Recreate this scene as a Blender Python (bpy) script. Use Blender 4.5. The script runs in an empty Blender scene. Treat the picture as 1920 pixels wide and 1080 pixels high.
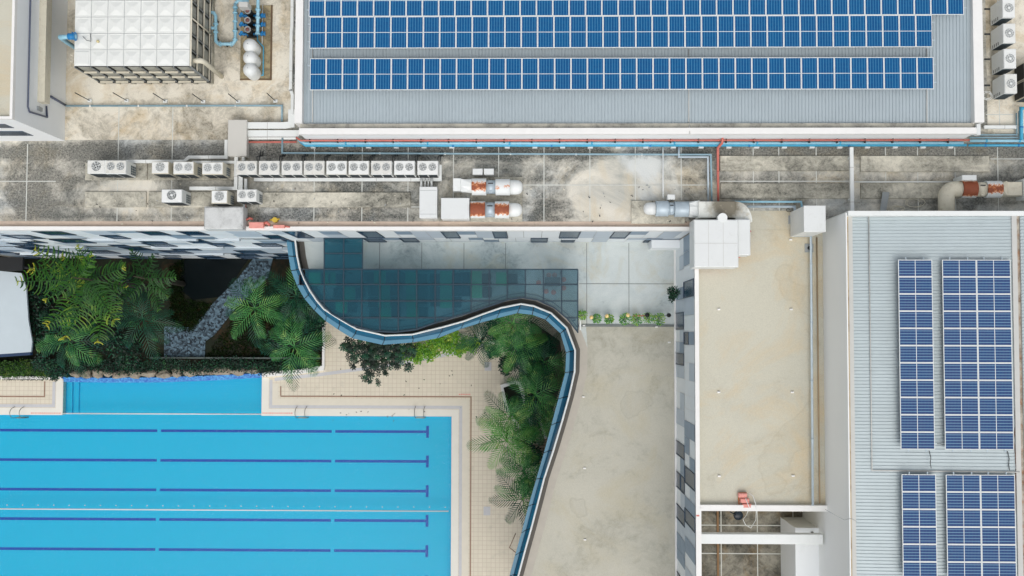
import bpy, bmesh, math, random
from mathutils import Vector, Matrix
random.seed(7)
R = math.radians
SC = bpy.context.scene
COL = SC.collection
# ---------------------------------------------------------------- camera
F = 2000.0            # focal length in pixels of the 1920 px wide photograph
H = 89.0              # height of the camera over the pool deck
NAD = (995.0, 630.0)  # where the plumb line under the camera meets the picture
ROLL = 0.0016
n = Vector((NAD[0]-960, -(NAD[1]-540), -F)).normalized()
up = Vector((math.sin(ROLL), math.cos(ROLL), 0))
ez = -n
ey = (up-up.dot(ez)*ez).normalized()
ex = ey.cross(ez)
CM = Matrix((ex, ey, ez))
cam = bpy.data.objects.new('camera', bpy.data.cameras.new('camera'))
COL.objects.link(cam)
cam.matrix_world = Matrix.Translation((0, 0, H)) @ CM.to_4x4()
cam.data.sensor_width = 36.0
cam.data.lens = F/1920*36
cam.data.clip_end = 6000
cam.data.clip_start = 1
SC.camera = cam
# ---------------------------------------------------------------- light
SUN_EL, SUN_AZ = R(60), R(174)      # azimuth clockwise from +Y
w = bpy.data.worlds.new("World"); SC.world = w; w.use_nodes = True
nt = w.node_tree; nt.nodes.clear()
sk = nt.nodes.new('ShaderNodeTexSky'); sk.sky_type = 'NISHITA'; sk.sun_disc = False
sk.sun_elevation = SUN_EL; sk.sun_rotation = SUN_AZ
sk.air_density = 1.0; sk.dust_density = 4.0; sk.ozone_density = 1.0
hs = nt.nodes.new('ShaderNodeHueSaturation'); hs.inputs['Saturation'].default_value = 0.30
bg = nt.nodes.new('ShaderNodeBackground'); bg.inputs[1].default_value = 0.15
wo = nt.nodes.new('ShaderNodeOutputWorld')
nt.links.new(sk.outputs[0], hs.inputs['Color']); nt.links.new(hs.outputs[0], bg.inputs[0]); nt.links.new(bg.outputs[0], wo.inputs[0])
sd = bpy.data.lights.new('sun', 'SUN'); sd.energy = 0.5; sd.angle = R(50); sd.color = (1.0, 0.98, 0.95)
so = bpy.data.objects.new('sun', sd); COL.objects.link(so)
so.rotation_euler = Vector((math.sin(SUN_AZ)*math.cos(SUN_EL), math.cos(SUN_AZ)*math.cos(SUN_EL), math.sin(SUN_EL))).to_track_quat('Z', 'Y').to_euler()
so.location = (0, 0, 120)
SC.view_settings.view_transform = 'Standard'; SC.view_settings.look = 'None'
SC.view_settings.gamma = 1; SC.view_settings.exposure = 0.16
SC.cycles.transparent_max_bounces = 16
# levels, metres over the pool deck
ZT, ZR, ZS, ZE, ZL = 16.0, 24.0, 26.5, 28.5, 30.7
# ---------------------------------------------------------------- helpers
def P(px, py, z=0.0):
    d = CM @ Vector((px-960, -(py-540), -F))
    t = (H-z)/(-d.z)
    return Vector((d.x*t, d.y*t, z))
def px2m(z): return (H-z)/F
def lin(v):
    v /= 255.0
    return v/12.92 if v <= .04045 else ((v+.055)/1.055)**2.4
def C(r, g, b, k=1.0): return (min(lin(r)*k, .9), min(lin(g)*k, .9), min(lin(b)*k, .9), 1)

class MB:
    def __init__(s): s.v = []; s.f = []; s.m = []; s.sm = []
    def face(s, pts, m=0, smooth=False):
        b = len(s.v); s.v += [tuple(p) for p in pts]; s.f.append(tuple(range(b, b+len(pts)))); s.m.append(m); s.sm.append(smooth)
    def box(s, x0, y0, z0, x1, y1, z1, m=0):
        if x0 > x1: x0, x1 = x1, x0
        if y0 > y1: y0, y1 = y1, y0
        b = len(s.v)
        s.v += [(x0,y0,z0),(x1,y0,z0),(x1,y1,z0),(x0,y1,z0),(x0,y0,z1),(x1,y0,z1),(x1,y1,z1),(x0,y1,z1)]
        for q in ((0,3,2,1),(4,5,6,7),(0,1,5,4),(1,2,6,5),(2,3,7,6),(3,0,4,7)):
            s.f.append(tuple(b+i for i in q)); s.m.append(m); s.sm.append(False)
    def pbox(s, px0, py0, px1, py1, z0, z1, m=0, zr=None):
        a = P(px0, py0, z1 if zr is None else zr); c = P(px1, py1, z1 if zr is None else zr)
        s.box(a.x, a.y, z0, c.x, c.y, z1, m)
    def bevbox(s, x0, y0, z0, x1, y1, z1, r=.03, m=0):
        # box with a chamfered upper rim
        if x0 > x1: x0, x1 = x1, x0
        if y0 > y1: y0, y1 = y1, y0
        def ring(d, z): return [(x0+d,y0+d,z),(x1-d,y0+d,z),(x1-d,y1-d,z),(x0+d,y1-d,z)]
        rings = [ring(0, z0), ring(0, z1-r), ring(r, z1)]
        b = len(s.v)
        for q in rings: s.v += q
        for k in range(2):
            for i in range(4):
                j = (i+1) % 4
                s.f.append((b+k*4+i, b+k*4+j, b+k*4+4+j, b+k*4+4+i)); s.m.append(m); s.sm.append(False)
        s.f.append((b+8, b+9, b+10, b+11)); s.m.append(m); s.sm.append(False)
        s.f.append((b+3, b+2, b+1, b)); s.m.append(m); s.sm.append(False)
    def prism(s, pts, z0, z1, m=0, ms=None):
        # pts counter-clockwise (x, y)
        ar = sum(pts[i][0]*pts[(i+1) % len(pts)][1]-pts[(i+1) % len(pts)][0]*pts[i][1] for i in range(len(pts)))
        if ar < 0: pts = pts[::-1]
        N = len(pts); b = len(s.v)
        s.v += [(p[0], p[1], z0) for p in pts]+[(p[0], p[1], z1) for p in pts]
        s.f.append(tuple(b+N+i for i in range(N))); s.m.append(m); s.sm.append(False)
        s.f.append(tuple(b+i for i in reversed(range(N)))); s.m.append(m); s.sm.append(False)
        for i in range(N):
            j = (i+1) % N
            s.f.append((b+i, b+j, b+N+j, b+N+i)); s.m.append(m if ms is None else ms); s.sm.append(False)
    def rings(s, rs, m=0, caps=True, smooth=True, closed=True):
        b = len(s.v); N = len(rs[0])
        for r in rs: s.v += [tuple(p) for p in r]
        for k in range(len(rs)-1):
            for i in range(N if closed else N-1):
                j = (i+1) % N
                s.f.append((b+k*N+i, b+k*N+j, b+(k+1)*N+j, b+(k+1)*N+i)); s.m.append(m); s.sm.append(smooth)
        if caps:
            s.f.append(tuple(b+i for i in reversed(range(N)))); s.m.append(m); s.sm.append(False)
            s.f.append(tuple(b+(len(rs)-1)*N+i for i in range(N))); s.m.append(m); s.sm.append(False)
    def tube(s, pts, r, nseg=8, m=0, caps=True, radii=None):
        pts = [Vector(p) for p in pts]
        rs = []; prev = None
        for i, p in enumerate(pts):
            a = (pts[i]-pts[i-1]).normalized() if i else (pts[1]-pts[0]).normalized()
            c = (pts[i+1]-pts[i]).normalized() if i < len(pts)-1 else a
            t = (a+c)
            t = t.normalized() if t.length > 1e-5 else a
            if prev is None:
                u = t.cross(Vector((0,0,1)))
                if u.length < 1e-3: u = Vector((1,0,0))
                u.normalize()
            else:
                u = (prev-prev.dot(t)*t).normalized()
            prev = u; v = t.cross(u)
            rr = radii[i] if radii else r
            k = 1/max(.5, a.dot(t)) if not radii else 1
            rs.append([p+(u*math.cos(q*math.tau/nseg)+v*math.sin(q*math.tau/nseg))*rr*k for q in range(nseg)])
        s.rings(rs, m, caps)
    def cyl(s, c, r, z0, z1, n=20, m=0, r2=None):
        r2 = r if r2 is None else r2
        s.rings([[(c[0]+r*math.cos(i*math.tau/n), c[1]+r*math.sin(i*math.tau/n), z0) for i in range(n)],
                 [(c[0]+r2*math.cos(i*math.tau/n), c[1]+r2*math.sin(i*math.tau/n), z1) for i in range(n)]], m)
    def lathe(s, c, prof, n=20, m=0, caps=True):
        # prof: (radius, z) from bottom to top
        s.rings([[(c[0]+r*math.cos(i*math.tau/n), c[1]+r*math.sin(i*math.tau/n), c[2]+z) for i in range(n)] for r, z in prof], m, caps)
    def lathex(s, c, prof, n=24, m=0):
        # drum lying along X: prof (x, radius)
        s.rings([[(c[0]+x, c[1]-r*math.cos(i*math.tau/n), c[2]+r*math.sin(i*math.tau/n)) for i in range(n)] for x, r in prof], m)
    def build(s, name, mats, parent=None, loc=None):
        me = bpy.data.meshes.new(name)
        me.from_pydata(s.v, [], s.f)
        if not isinstance(mats, (list, tuple)): mats = [mats]
        for m in mats: me.materials.append(m)
        me.polygons.foreach_set('material_index', s.m)
        me.polygons.foreach_set('use_smooth', s.sm)
        me.update()
        o = bpy.data.objects.new(name, me); COL.objects.link(o)
        if loc is not None: o.location = loc
        if parent is not None:
            o.parent = parent
            if loc is None:     # vertices given in world space: undo the parent's place
                pl = parent.location
                pp = parent.parent
                off = Vector(pl)
                while pp is not None: off += pp.location; pp = pp.parent
                me.transform(Matrix.Translation(-off))
        return o
def thing(name, label, cat, loc=(0,0,0), group=None):
    o = bpy.data.objects.new(name, None); COL.objects.link(o)
    o.location = loc; o.empty_display_size = .3
    o['label'] = label; o['category'] = cat
    if group: o['group'] = group
    return o
def tag(o, label, cat, group=None):
    o['label'] = label; o['category'] = cat
    if group: o['group'] = group
    return o
def struct(o, kind='structure'):
    o['kind'] = kind; return o
def dup(root, loc, label=None, rz=None):
    r = root.copy(); COL.objects.link(r); r.location = loc
    if rz is not None: r.rotation_euler = (0, 0, rz)
    if label: r['label'] = label
    for ch in list(root.children):
        c = ch.copy(); COL.objects.link(c); c.parent = r
        for g in list(ch.children):
            d = g.copy(); COL.objects.link(d); d.parent = c
    return r
ORD = ['first','second','third','fourth','fifth','sixth','seventh','eighth','ninth','tenth','eleventh','twelfth','thirteenth','fourteenth','fifteenth','sixteenth','seventeenth','eighteenth','nineteenth','twentieth']
def ordn(k, N, a, b):
    # k-th of N counted from the nearer end; names of the ends a (k=0) and b
    if k == 0: return 'at the %s end' % a
    if k == N-1: return 'at the %s end' % b
    if k < N/2: return '%s from the %s end' % (ORD[k], a)
    return '%s from the %s end' % (ORD[N-1-k], b)
# ---------------------------------------------------------------- materials
def newmat(name):
    m = bpy.data.materials.new(name); m.use_nodes = True
    nt = m.node_tree; b = nt.nodes['Principled BSDF']
    return m, nt, b
def nd(nt, t, **k):
    x = nt.nodes.new('ShaderNode'+t)
    for a, v in k.items(): setattr(x, a, v)
    return x
def setin(nt, sock, v):
    if hasattr(v, 'links') or isinstance(v, bpy.types.NodeSocket): nt.links.new(v, sock)
    else: sock.default_value = v
def noise(nt, vec, scale, detail=5, rough=.6, dist=0.0):
    x = nd(nt, 'TexNoise'); x.inputs['Scale'].default_value = scale; x.inputs['Detail'].default_value = detail
    x.inputs['Roughness'].default_value = rough; x.inputs['Distortion'].default_value = dist
    nt.links.new(vec, x.inputs['Vector']); return x.outputs['Fac']
def ramp(nt, fac, a, b, ca=(0,0,0,1), cb=(1,1,1,1)):
    x = nd(nt, 'ValToRGB'); x.color_ramp.elements[0].position = a; x.color_ramp.elements[1].position = b
    x.color_ramp.elements[0].color = ca; x.color_ramp.elements[1].color = cb
    nt.links.new(fac, x.inputs[0]); return x.outputs[0]
def mix(nt, f, a, b, mode='MIX'):
    x = nd(nt, 'MixRGB', blend_type=mode)
    setin(nt, x.inputs[0], f); setin(nt, x.inputs[1], a); setin(nt, x.inputs[2], b); return x.outputs[0]
def mth(nt, op, a, b=0.0, c=0.0):
    x = nd(nt, 'Math', operation=op); setin(nt, x.inputs[0], a); setin(nt, x.inputs[1], b)
    setin(nt, x.inputs[2], c); return x.outputs[0]
def mapping(nt, vec, scale=(1,1,1), loc=(0,0,0)):
    x = nd(nt, 'Mapping'); nt.links.new(vec, x.inputs[0]); x.inputs['Scale'].default_value = scale; x.inputs['Location'].default_value = loc
    return x.outputs[0]
def pos(nt): return nd(nt, 'NewGeometry').outputs['Position']
def bump(nt, b, h, s=.3, d=.02):
    x = nd(nt, 'Bump'); x.inputs['Strength'].default_value = s; x.inputs['Distance'].default_value = d
    nt.links.new(h, x.inputs['Height']); nt.links.new(x.outputs[0], b.inputs['Normal'])
def plain(name, col, rough=.6, metal=0, var=.12, scale=1.5, spec=.5, dirt=None, dirt_amt=.3):
    """paint / metal with a little uneven wear"""
    m, nt, b = newmat(name); p = pos(nt)
    f = noise(nt, p, scale, 6, .65)
    d = tuple(c*(1-var) for c in col[:3])+(1,)
    l = tuple(min(1, c*(1+var*.6)) for c in col[:3])+(1,)
    o = ramp(nt, f, .3, .7, d, l)
    if dirt:
        g = ramp(nt, noise(nt, p, scale*2.3, 8, .75, .4), .58-.12*dirt_amt, .78)
        o = mix(nt, mth(nt, 'MULTIPLY', g, dirt_amt), o, dirt)
    nt.links.new(o, b.inputs['Base Color'])
    b.inputs['Roughness'].default_value = rough; b.inputs['Metallic'].default_value = metal
    b.inputs['Specular IOR Level'].default_value = spec
    return m
def concrete(name, light, mid, dark, amt=.5, scale=.35, warm=None, aniso=1.0, xr=None, fine=9, lo=0.0, bands=(), pale=None, rings=0, spots=()):
    """weathered concrete: pale base, mid blotches, dark algae; xr=(x0,x1,x2,x3) confines the algae to a span"""
    m, nt, b = newmat(name); p = pos(nt)
    q = mapping(nt, p, (1/aniso, 1, 1))
    big = noise(nt, q, scale, 9, .68, .6)
    sm = noise(nt, p, scale*7, 8, .78, .8)
    mk = ramp(nt, big, .42, .60)
    if xr:
        sx = nd(nt, 'SeparateXYZ'); nt.links.new(p, sx.inputs[0])
        a = nd(nt, 'MapRange'); nt.links.new(sx.outputs[0], a.inputs[0]); a.inputs[1].default_value = xr[0]; a.inputs[2].default_value = xr[1]
        e = nd(nt, 'MapRange'); nt.links.new(sx.outputs[0], e.inputs[0]); e.inputs[1].default_value = xr[2]; e.inputs[2].default_value = xr[3]; e.inputs[3].default_value = 1; e.inputs[4].default_value = 0
        kx = mth(nt, 'MULTIPLY', a.outputs[0], e.outputs[0]); kx = mth(nt, 'ADD', mth(nt, 'MULTIPLY', kx, 1-lo), lo)
        mk = mth(nt, 'MULTIPLY', mk, kx)
    c = mix(nt, mk, light, mid)
    if warm: c = mix(nt, mth(nt, 'MULTIPLY', ramp(nt, noise(nt, mapping(nt, p, (1,1,1), (31,7,0)), scale*1.3, 8, .7, 1.0), .5, .66), .8), c, warm)
    src = mth(nt, 'ADD', mth(nt, 'MULTIPLY', big, .55), mth(nt, 'MULTIPLY', sm, .45))
    for yc, hw_, st in bands:
        sy = nd(nt, 'SeparateXYZ'); nt.links.new(p, sy.inputs[0])
        k = mth(nt, 'MAXIMUM', mth(nt, 'SUBTRACT', 1.0, mth(nt, 'DIVIDE', mth(nt, 'ABSOLUTE', mth(nt, 'SUBTRACT', sy.outputs[1], yc)), hw_)), 0.0)
        src = mth(nt, 'ADD', src, mth(nt, 'MULTIPLY', k, st))
    for sx_, sy_, sr_, st in spots:      # a stain (or a bleached patch) with a place of its own
        vd = nd(nt, 'VectorMath', operation='DISTANCE'); wob = nd(nt, 'VectorMath', operation='MULTIPLY'); nt.links.new(p, wob.inputs[0]); wob.inputs[1].default_value = (1, 1, 0)
        nt.links.new(wob.outputs[0], vd.inputs[0]); vd.inputs[1].default_value = (sx_, sy_, 0)
        k = mth(nt, 'MAXIMUM', mth(nt, 'SUBTRACT', 1.0, mth(nt, 'DIVIDE', vd.outputs['Value'], sr_)), 0.0)
        src = mth(nt, 'ADD', src, mth(nt, 'MULTIPLY', k, st))
    blot = mth(nt, 'MULTIPLY', ramp(nt, src, .62-.24*amt, .74-.16*amt), 1.0)
    spk = ramp(nt, noise(nt, p, fine, 6, .85), .30, .62)
    blot = mth(nt, 'MULTIPLY', blot, mth(nt, 'ADD', mth(nt, 'MULTIPLY', spk, .7), .3))
    if xr:
        blot = mth(nt, 'MULTIPLY', blot, mth(nt, 'MINIMUM', mth(nt, 'MULTIPLY', kx, 1.25), 1.0))
    if pale: c = mix(nt, mth(nt, 'MULTIPLY', ramp(nt, noise(nt, mapping(nt, p, (1,1,1), (3,17,0)), scale*.8, 7, .62, .4), .54, .66), .85), c, pale)
    c = mix(nt, blot, c, dark)
    if rings:      # tide marks left by drying puddles
        q2 = noise(nt, mapping(nt, p, (1,1,1), (41,13,0)), scale*1.6, 3, .45)
        d_ = mth(nt, 'SUBTRACT', 1.0, mth(nt, 'MINIMUM', mth(nt, 'MULTIPLY', mth(nt, 'ABSOLUTE', mth(nt, 'SUBTRACT', q2, .60)), 90.0), 1.0))
        c = mix(nt, mth(nt, 'MULTIPLY', d_, rings), c, dark)
        c = mix(nt, mth(nt, 'MULTIPLY', ramp(nt, q2, .595, .605), rings*.45), c, dark)
    c = mix(nt, mth(nt, 'MULTIPLY', ramp(nt, noise(nt, p, 22, 3, .6), .35, .7), .16), c, (c_ := (.05,.05,.045,1)))
    nt.links.new(c, b.inputs['Base Color']); b.inputs['Roughness'].default_value = .85
    b.inputs['Specular IOR Level'].default_value = .25
    bump(nt, b, sm, .35, .02)
    return m
def leafmat(name, c1, c2, c3=None, sc=1.3, rough=.45):
    m, nt, b = newmat(name); p = pos(nt)
    c = mix(nt, ramp(nt, noise(nt, p, sc, 4, .6), .35, .65), c1, c2)
    if c3: c = mix(nt, ramp(nt, noise(nt, mapping(nt, p, (1,1,1), (9,3,5)), sc*.8, 3, .6), .55, .68), c, c3)
    nt.links.new(c, b.inputs['Base Color']); b.inputs['Roughness'].default_value = rough
    b.inputs['Specular IOR Level'].default_value = .35
    tr = nd(nt, 'BsdfTranslucent'); nt.links.new(c, tr.inputs[0])
    ms = nd(nt, 'MixShader'); ms.inputs[0].default_value = .25
    out = nt.nodes['Material Output']
    nt.links.new(b.outputs[0], ms.inputs[1]); nt.links.new(tr.outputs[0], ms.inputs[2]); nt.links.new(ms.outputs[0], out.inputs[0])
    return m
M = {}
M['white'] = plain('white paint', C(226,229,226), .5, var=.04, dirt=C(170,168,155), dirt_amt=.25, scale=.8)
M['white2'] = plain('clean white paint', C(217,220,218), .45, var=.025, dirt=C(176,176,166), dirt_amt=.3, scale=1.1)
M['wallwhite'] = plain('pale render wall', C(236,239,239), .75, var=.03, scale=.3, dirt=C(190,192,185), dirt_amt=.2)
M['capwhite'] = plain('bright cap', C(232,231,227), .6, var=.04, dirt=C(212,200,188), dirt_amt=.25)
M['grey'] = plain('grey metal', C(150,155,155), .5, var=.1)
M['lgrey'] = plain('light grey metal', C(195,195,190), .5, var=.05)
M['dark'] = plain('dark metal', C(45,48,48), .5, var=.2)
M['black'] = plain('black', C(14,17,18), .6, var=.2)
M['galv'] = plain('galvanised steel', C(178,192,200), .4, metal=.15, var=.12, scale=2, dirt=C(140,135,120), dirt_amt=.25)
M['blue'] = plain('blue pipe paint', C(70,165,200), .4, var=.12, scale=3, dirt=C(50,120,150), dirt_amt=.4)
M['pblue'] = plain('pale blue pipe paint', C(150,198,216), .45, var=.1, scale=3, dirt=C(110,150,165), dirt_amt=.3)
M['dblue'] = plain('strong blue paint', C(30,125,185), .4, var=.15, scale=5)
M['gblue'] = plain('grey blue pipe', C(140,170,182), .5, var=.12, scale=3, dirt=C(95,110,115), dirt_amt=.4)
M['red'] = plain('red oxide paint', C(200,112,100), .55, var=.14, scale=3, dirt=C(235,160,145), dirt_amt=.35)
M['pink'] = plain('faded red paint', C(226,152,140), .6, var=.1, scale=3)
M['cream'] = plain('cream tank steel', C(214,208,188), .55, var=.08, dirt=C(150,130,95), dirt_amt=.5, scale=2)
M['tank'] = plain('tank panel grey', C(150,150,140), .55, var=.14, dirt=C(95,88,70), dirt_amt=.5, scale=2.5)
M['tanktop'] = plain('tank roof panel', C(222,224,219), .5, var=.03, scale=1, dirt=C(185,183,170), dirt_amt=.25)
M['roof'] = concrete('roof concrete', C(222,217,203), C(172,173,165), C(40,46,45), .84, .24, warm=C(206,194,168), xr=(-18,-14,9,13), lo=.75, bands=((11.3,.65,.20),(9.6,.3,.06),(8.15,.25,.05),(7.3,.25,.07)), pale=C(212,216,214), spots=((-30.5,9.6,2.8,.17),(-31,7.6,2.2,.13),(-27,11,2.0,.13),(5.4,9.0,4.2,-.30),(1.3,7.6,1.8,.16),(3.2,11.0,2.0,.15),(-10.5,8.6,3.0,.12),(-24.8,9.0,2.0,-.25),(11.5,7.4,2.2,-.1),(20,9,4,-.08),(-14,7.4,1.6,.12)))
M['roofL'] = concrete('roof concrete yellowed', C(234,228,212), C(222,214,196), C(84,80,64), .56, .22, warm=C(206,186,150))
M['plinth'] = concrete('plinth concrete', C(218,213,196), C(188,185,170), C(46,48,44), .80, .28, aniso=2.5)
M['pit'] = concrete('pit floor', C(158,154,140), C(128,124,112), C(26,30,28), .80, .35, warm=C(140,118,84))
M['terr'] = concrete('terrace concrete', C(206,213,211), C(188,198,198), C(110,126,132), .36, .25, warm=C(196,195,180))
M['beige'] = concrete('beige roof membrane', C(196,193,178), C(188,186,172), C(150,146,130), .42, .16, warm=C(190,184,162), fine=4, rings=.22)
M['beige2'] = concrete('cream roof membrane', C(202,199,182), C(194,191,175), C(168,158,132), .4, .14, warm=C(206,190,158), fine=4, rings=.2)
M['joint'] = plain('joint sealant', C(205,207,200), .8, var=.15, scale=2)
M['jointd'] = plain('dark joint', C(120,126,124), .85, var=.2, scale=2)
M['trim'] = plain('pink brown gutter', C(205,186,168), .8, var=.12, scale=1, dirt=C(140,120,100), dirt_amt=.5)
M['brown'] = plain('brown kerb', C(98,94,88), .85, var=.1, scale=1)
def rustmat(name, white, cx0=0):
    m, nt, b = newmat(name); p = nd(nt, 'TexCoord').outputs['Object']
    sp = nd(nt, 'SeparateXYZ'); nt.links.new(p, sp.inputs[0])
    e = noise(nt, p, 5.5, 8, .75, .5)
    # rust sits on the crown of each drum
    d = mth(nt, 'SUBTRACT', mth(nt, 'MULTIPLY', sp.outputs[2], 1.9), mth(nt, 'MULTIPLY', mth(nt, 'ABSOLUTE', mth(nt, 'ADD', sp.outputs[1], .06)), .3))
    f = mth(nt, 'ADD', d, mth(nt, 'MULTIPLY', mth(nt, 'SUBTRACT', e, .5), 1.5))
    f = mth(nt, 'ADD', f, mth(nt, 'MULTIPLY', mth(nt, 'SUBTRACT', nd(nt, 'ObjectInfo').outputs['Random'], .62), .75))
    k = ramp(nt, f, .66, .74)
    edge = ramp(nt, f, .50, .66)
    c = mix(nt, edge, white, C(214,132,70)); c = mix(nt, k, c, mix(nt, noise(nt, p, 9, 5), C(112,62,46), C(168,88,52)))
    nt.links.new(c, b.inputs['Base Color']); b.inputs['Roughness'].default_value = .7
    return m
M['rust'] = rustmat('rusted fan casing', C(222,226,224))

m_, nt, b = newmat('condenser paint'); p = pos(nt); oi = nd(nt, 'ObjectInfo').outputs['Random']
c = mix(nt, oi, C(226,228,225), C(214,213,205))
g_ = ramp(nt, noise(nt, p, 3.2, 8, .75, .4), .48, .72); c = mix(nt, mth(nt, 'MULTIPLY', g_, mth(nt, 'ADD', .12, mth(nt, 'MULTIPLY', oi, .25))), c, C(150,140,118))
nt.links.new(c, b.inputs['Base Color']); b.inputs['Roughness'].default_value = .5; M['acwhite'] = m_
# ================================================================ SETTING
def corrug(name, mat, x0, y0, x1, y1, z, pitch, along='y', parent=None, rise=.035, drop=0):
    """trapezoidal sheet; ribs run along 'y' or 'x'"""
    mb = MB(); a0, a1 = (x0, x1) if along == 'y' else (y0, y1); b0, b1 = (y0, y1) if along == 'y' else (x0, x1)
    prof = []; a = a0
    while a < a1-pitch:
        prof += [(a, 0), (a+pitch*.62, 0), (a+pitch*.72, rise), (a+pitch*.90, rise)]; a += pitch
    prof.append((a, 0)); prof.append((a1, 0))
    zl = z-drop      # the low end: south for 'y', west for 'x'
    for i in range(len(prof)-1):
        (u, h), (v, k) = prof[i], prof[i+1]
        if along == 'y': mb.face([(u, b0, zl+h), (v, b0, zl+k), (v, b1, z+k), (u, b1, z+h)])
        else: mb.face([(b0, v, zl+k), (b0, u, zl+h), (b1, u, z+h), (b1, v, z+k)])
    return mb.build(name, mat, parent)

# ground to the horizon
g = MB(); g.face([(-2500,-2500,-3),(2500,-2500,-3),(2500,2500,-3),(-2500,2500,-3)])
M['ground'] = plain('far ground', C(120,120,108), .9, var=.3, scale=.02)
struct(g.build('ground', M['ground']))

# garden floor
M['soil'] = concrete('garden soil and moss', C(24,32,16), C(18,22,10), C(6,10,5), .5, .5, warm=C(62,42,20))
mb = MB(); a = P(-400, 440, -.05); b = P(612, 702, -.05); mb.box(a.x, a.y+6, -.6, b.x, b.y, -.05)
struct(mb.build('garden_ground', M['soil']))
# grass and ground cover (countless)
M['grass'] = leafmat('grass', C(16,34,10), C(30,50,14), C(54,40,14), 1.5)
def grass_patch(name, polys, n, h=.12, mat='grass', spread=.05):
    mb = MB()
    for poly, z, cnt in polys:
        xs = [p[0] for p in poly]; ys = [p[1] for p in poly]
        k = 0; t = 0
        while k < cnt and t < cnt*8:
            t += 1
            x = random.uniform(min(xs), max(xs)); y = random.uniform(min(ys), max(ys)); ins = False
            for i in range(len(poly)):
                x1, y1 = poly[i]; x2, y2 = poly[i-1]
                if (y1 > y) != (y2 > y) and x < (x2-x1)*(y-y1)/(y2-y1)+x1: ins = not ins
            if not ins: continue
            k += 1; q = P(x, y, z); an = random.uniform(0, math.tau); l = h*random.uniform(.5, 1.3)
            d = Vector((math.cos(an), math.sin(an), 0)); s_ = Vector((-d.y, d.x, 0))*spread
            mb.face([q-s_, q+s_, q+d*l*.7+Vector((0,0,l))])
    return tag(struct(mb.build(name, M[mat]), 'stuff'), 'short dark grass between the path and the pond in the sunken garden', 'grass')
grass_patch('grass', [([(385,668),(420,620),(470,560),(520,520),(600,560),(602,690),(385,690)], 0, 5000),
                      ([(318,500),(345,485),(345,560),(400,570),(360,625),(318,610)], 0, 2600),
                      ([(0,676),(90,680),(110,712),(0,712)], 0, 3500)], 0, .22, spread=.04)
# pond (black water)
m_, nt, b = newmat('black pond water'); b.inputs['Base Color'].default_value = C(8,16,18); b.inputs['Roughness'].default_value = .25; M['pond'] = m_; b.inputs['Specular IOR Level'].default_value = .15
mb = MB(); mb.prism([tuple(P(x, y, 0).xy) for x, y in ((340,480),(470,480),(452,505),(420,556),(362,562),(340,545))], -.3, 0.02)
struct(mb.build('pond_water', M['pond']))
# gravel path
m_, nt, b = newmat('blue grey gravel'); v = nd(nt, 'TexVoronoi'); nt.links.new(pos(nt), v.inputs['Vector']); v.inputs['Scale'].default_value = 6.5
c = ramp(nt, nd(nt, 'SeparateXYZ').outputs[0], 0, 1) if False else None
sx = nd(nt, 'SeparateXYZ'); nt.links.new(v.outputs['Color'], sx.inputs[0])
c = ramp(nt, sx.outputs[0], .15, .95, C(18,32,42), C(92,116,130)); nt.links.new(c, b.inputs['Base Color']); b.inputs['Roughness'].default_value = .8
bump(nt, b, v.outputs['Distance'], .8, .05); M['gravel'] = m_
mb = MB(); mb.prism([tuple(P(x, y, 0).xy) for x, y in ((474,486),(513,480),(503,520),(440,580),(402,628),(385,640),(384,672),(308,672),(308,612),(362,614),(402,566),(446,522))], -.3, .035)
struct(mb.build('gravel_path', M['gravel']))

# ---------------------------------------------------------------- pool
m_, nt, b = newmat('pool tile'); p = pos(nt)
br = nd(nt, 'TexBrick'); nt.links.new(mapping(nt, p, (1,1,1)), br.inputs['Vector']); br.offset = 0; br.inputs['Scale'].default_value = 1
br.inputs['Brick Width'].default_value = .25; br.inputs['Row Height'].default_value = .25; br.inputs['Mortar Size'].default_value = .012
br.inputs['Color1'].default_value = C(0,188,220); br.inputs['Color2'].default_value = C(0,185,217); br.inputs['Mortar'].default_value = C(22,200,224)
c = mix(nt, mth(nt, 'MULTIPLY', noise(nt, p, .12, 3, .5), .35), br.outputs[0], C(0,178,218))
nt.links.new(c, b.inputs['Base Color']); b.inputs['Roughness'].default_value = .6; M['pooltile'] = m_
m_, nt, b = newmat('dark blue lane tile'); p = pos(nt)
br = nd(nt, 'TexBrick'); nt.links.new(p, br.inputs['Vector']); br.offset = 0; br.inputs['Scale'].default_value = 1
br.inputs['Brick Width'].default_value = .25; br.inputs['Row Height'].default_value = .125; br.inputs['Mortar Size'].default_value = .01
br.inputs['Color1'].default_value = C(0,64,168); br.inputs['Color2'].default_value = C(0,56,156); br.inputs['Mortar'].default_value = C(10,100,185)
nt.links.new(br.outputs[0], b.inputs['Base Color']); b.inputs['Roughness'].default_value = .5; M['lanetile'] = m_
m_, nt, b = newmat('blue mosaic'); v = nd(nt, 'TexVoronoi'); nt.links.new(pos(nt), v.inputs['Vector']); v.inputs['Scale'].default_value = 12
sx = nd(nt, 'SeparateXYZ'); nt.links.new(v.outputs['Color'], sx.inputs[0])
c = ramp(nt, sx.outputs[0], .2, .95, C(6,92,178), C(70,160,214)); nt.links.new(c, b.inputs['Base Color']); M['mosaic'] = m_
ZP = -1.25
a = P(-260, 779, 0); b_ = P(847, 1250, 0)          # main basin
r0 = P(117, 706, 0); r1 = P(491.5, 779, 0)          # bay
X0, Y1, X1, Y0 = a.x, P(700, 779.5, 0).y, P(847, 900, 0).x, b_.y
BX0, BX1, BY = P(117, 745, 0).x, P(491.5, 745, 0).x, P(300, 699, 0).y
mb = MB()
mb.box(X0, Y0, ZP-.3, X1, Y1, ZP); mb.box(BX0, Y1, ZP-.3, BX1, BY, ZP)
t = .25
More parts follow.
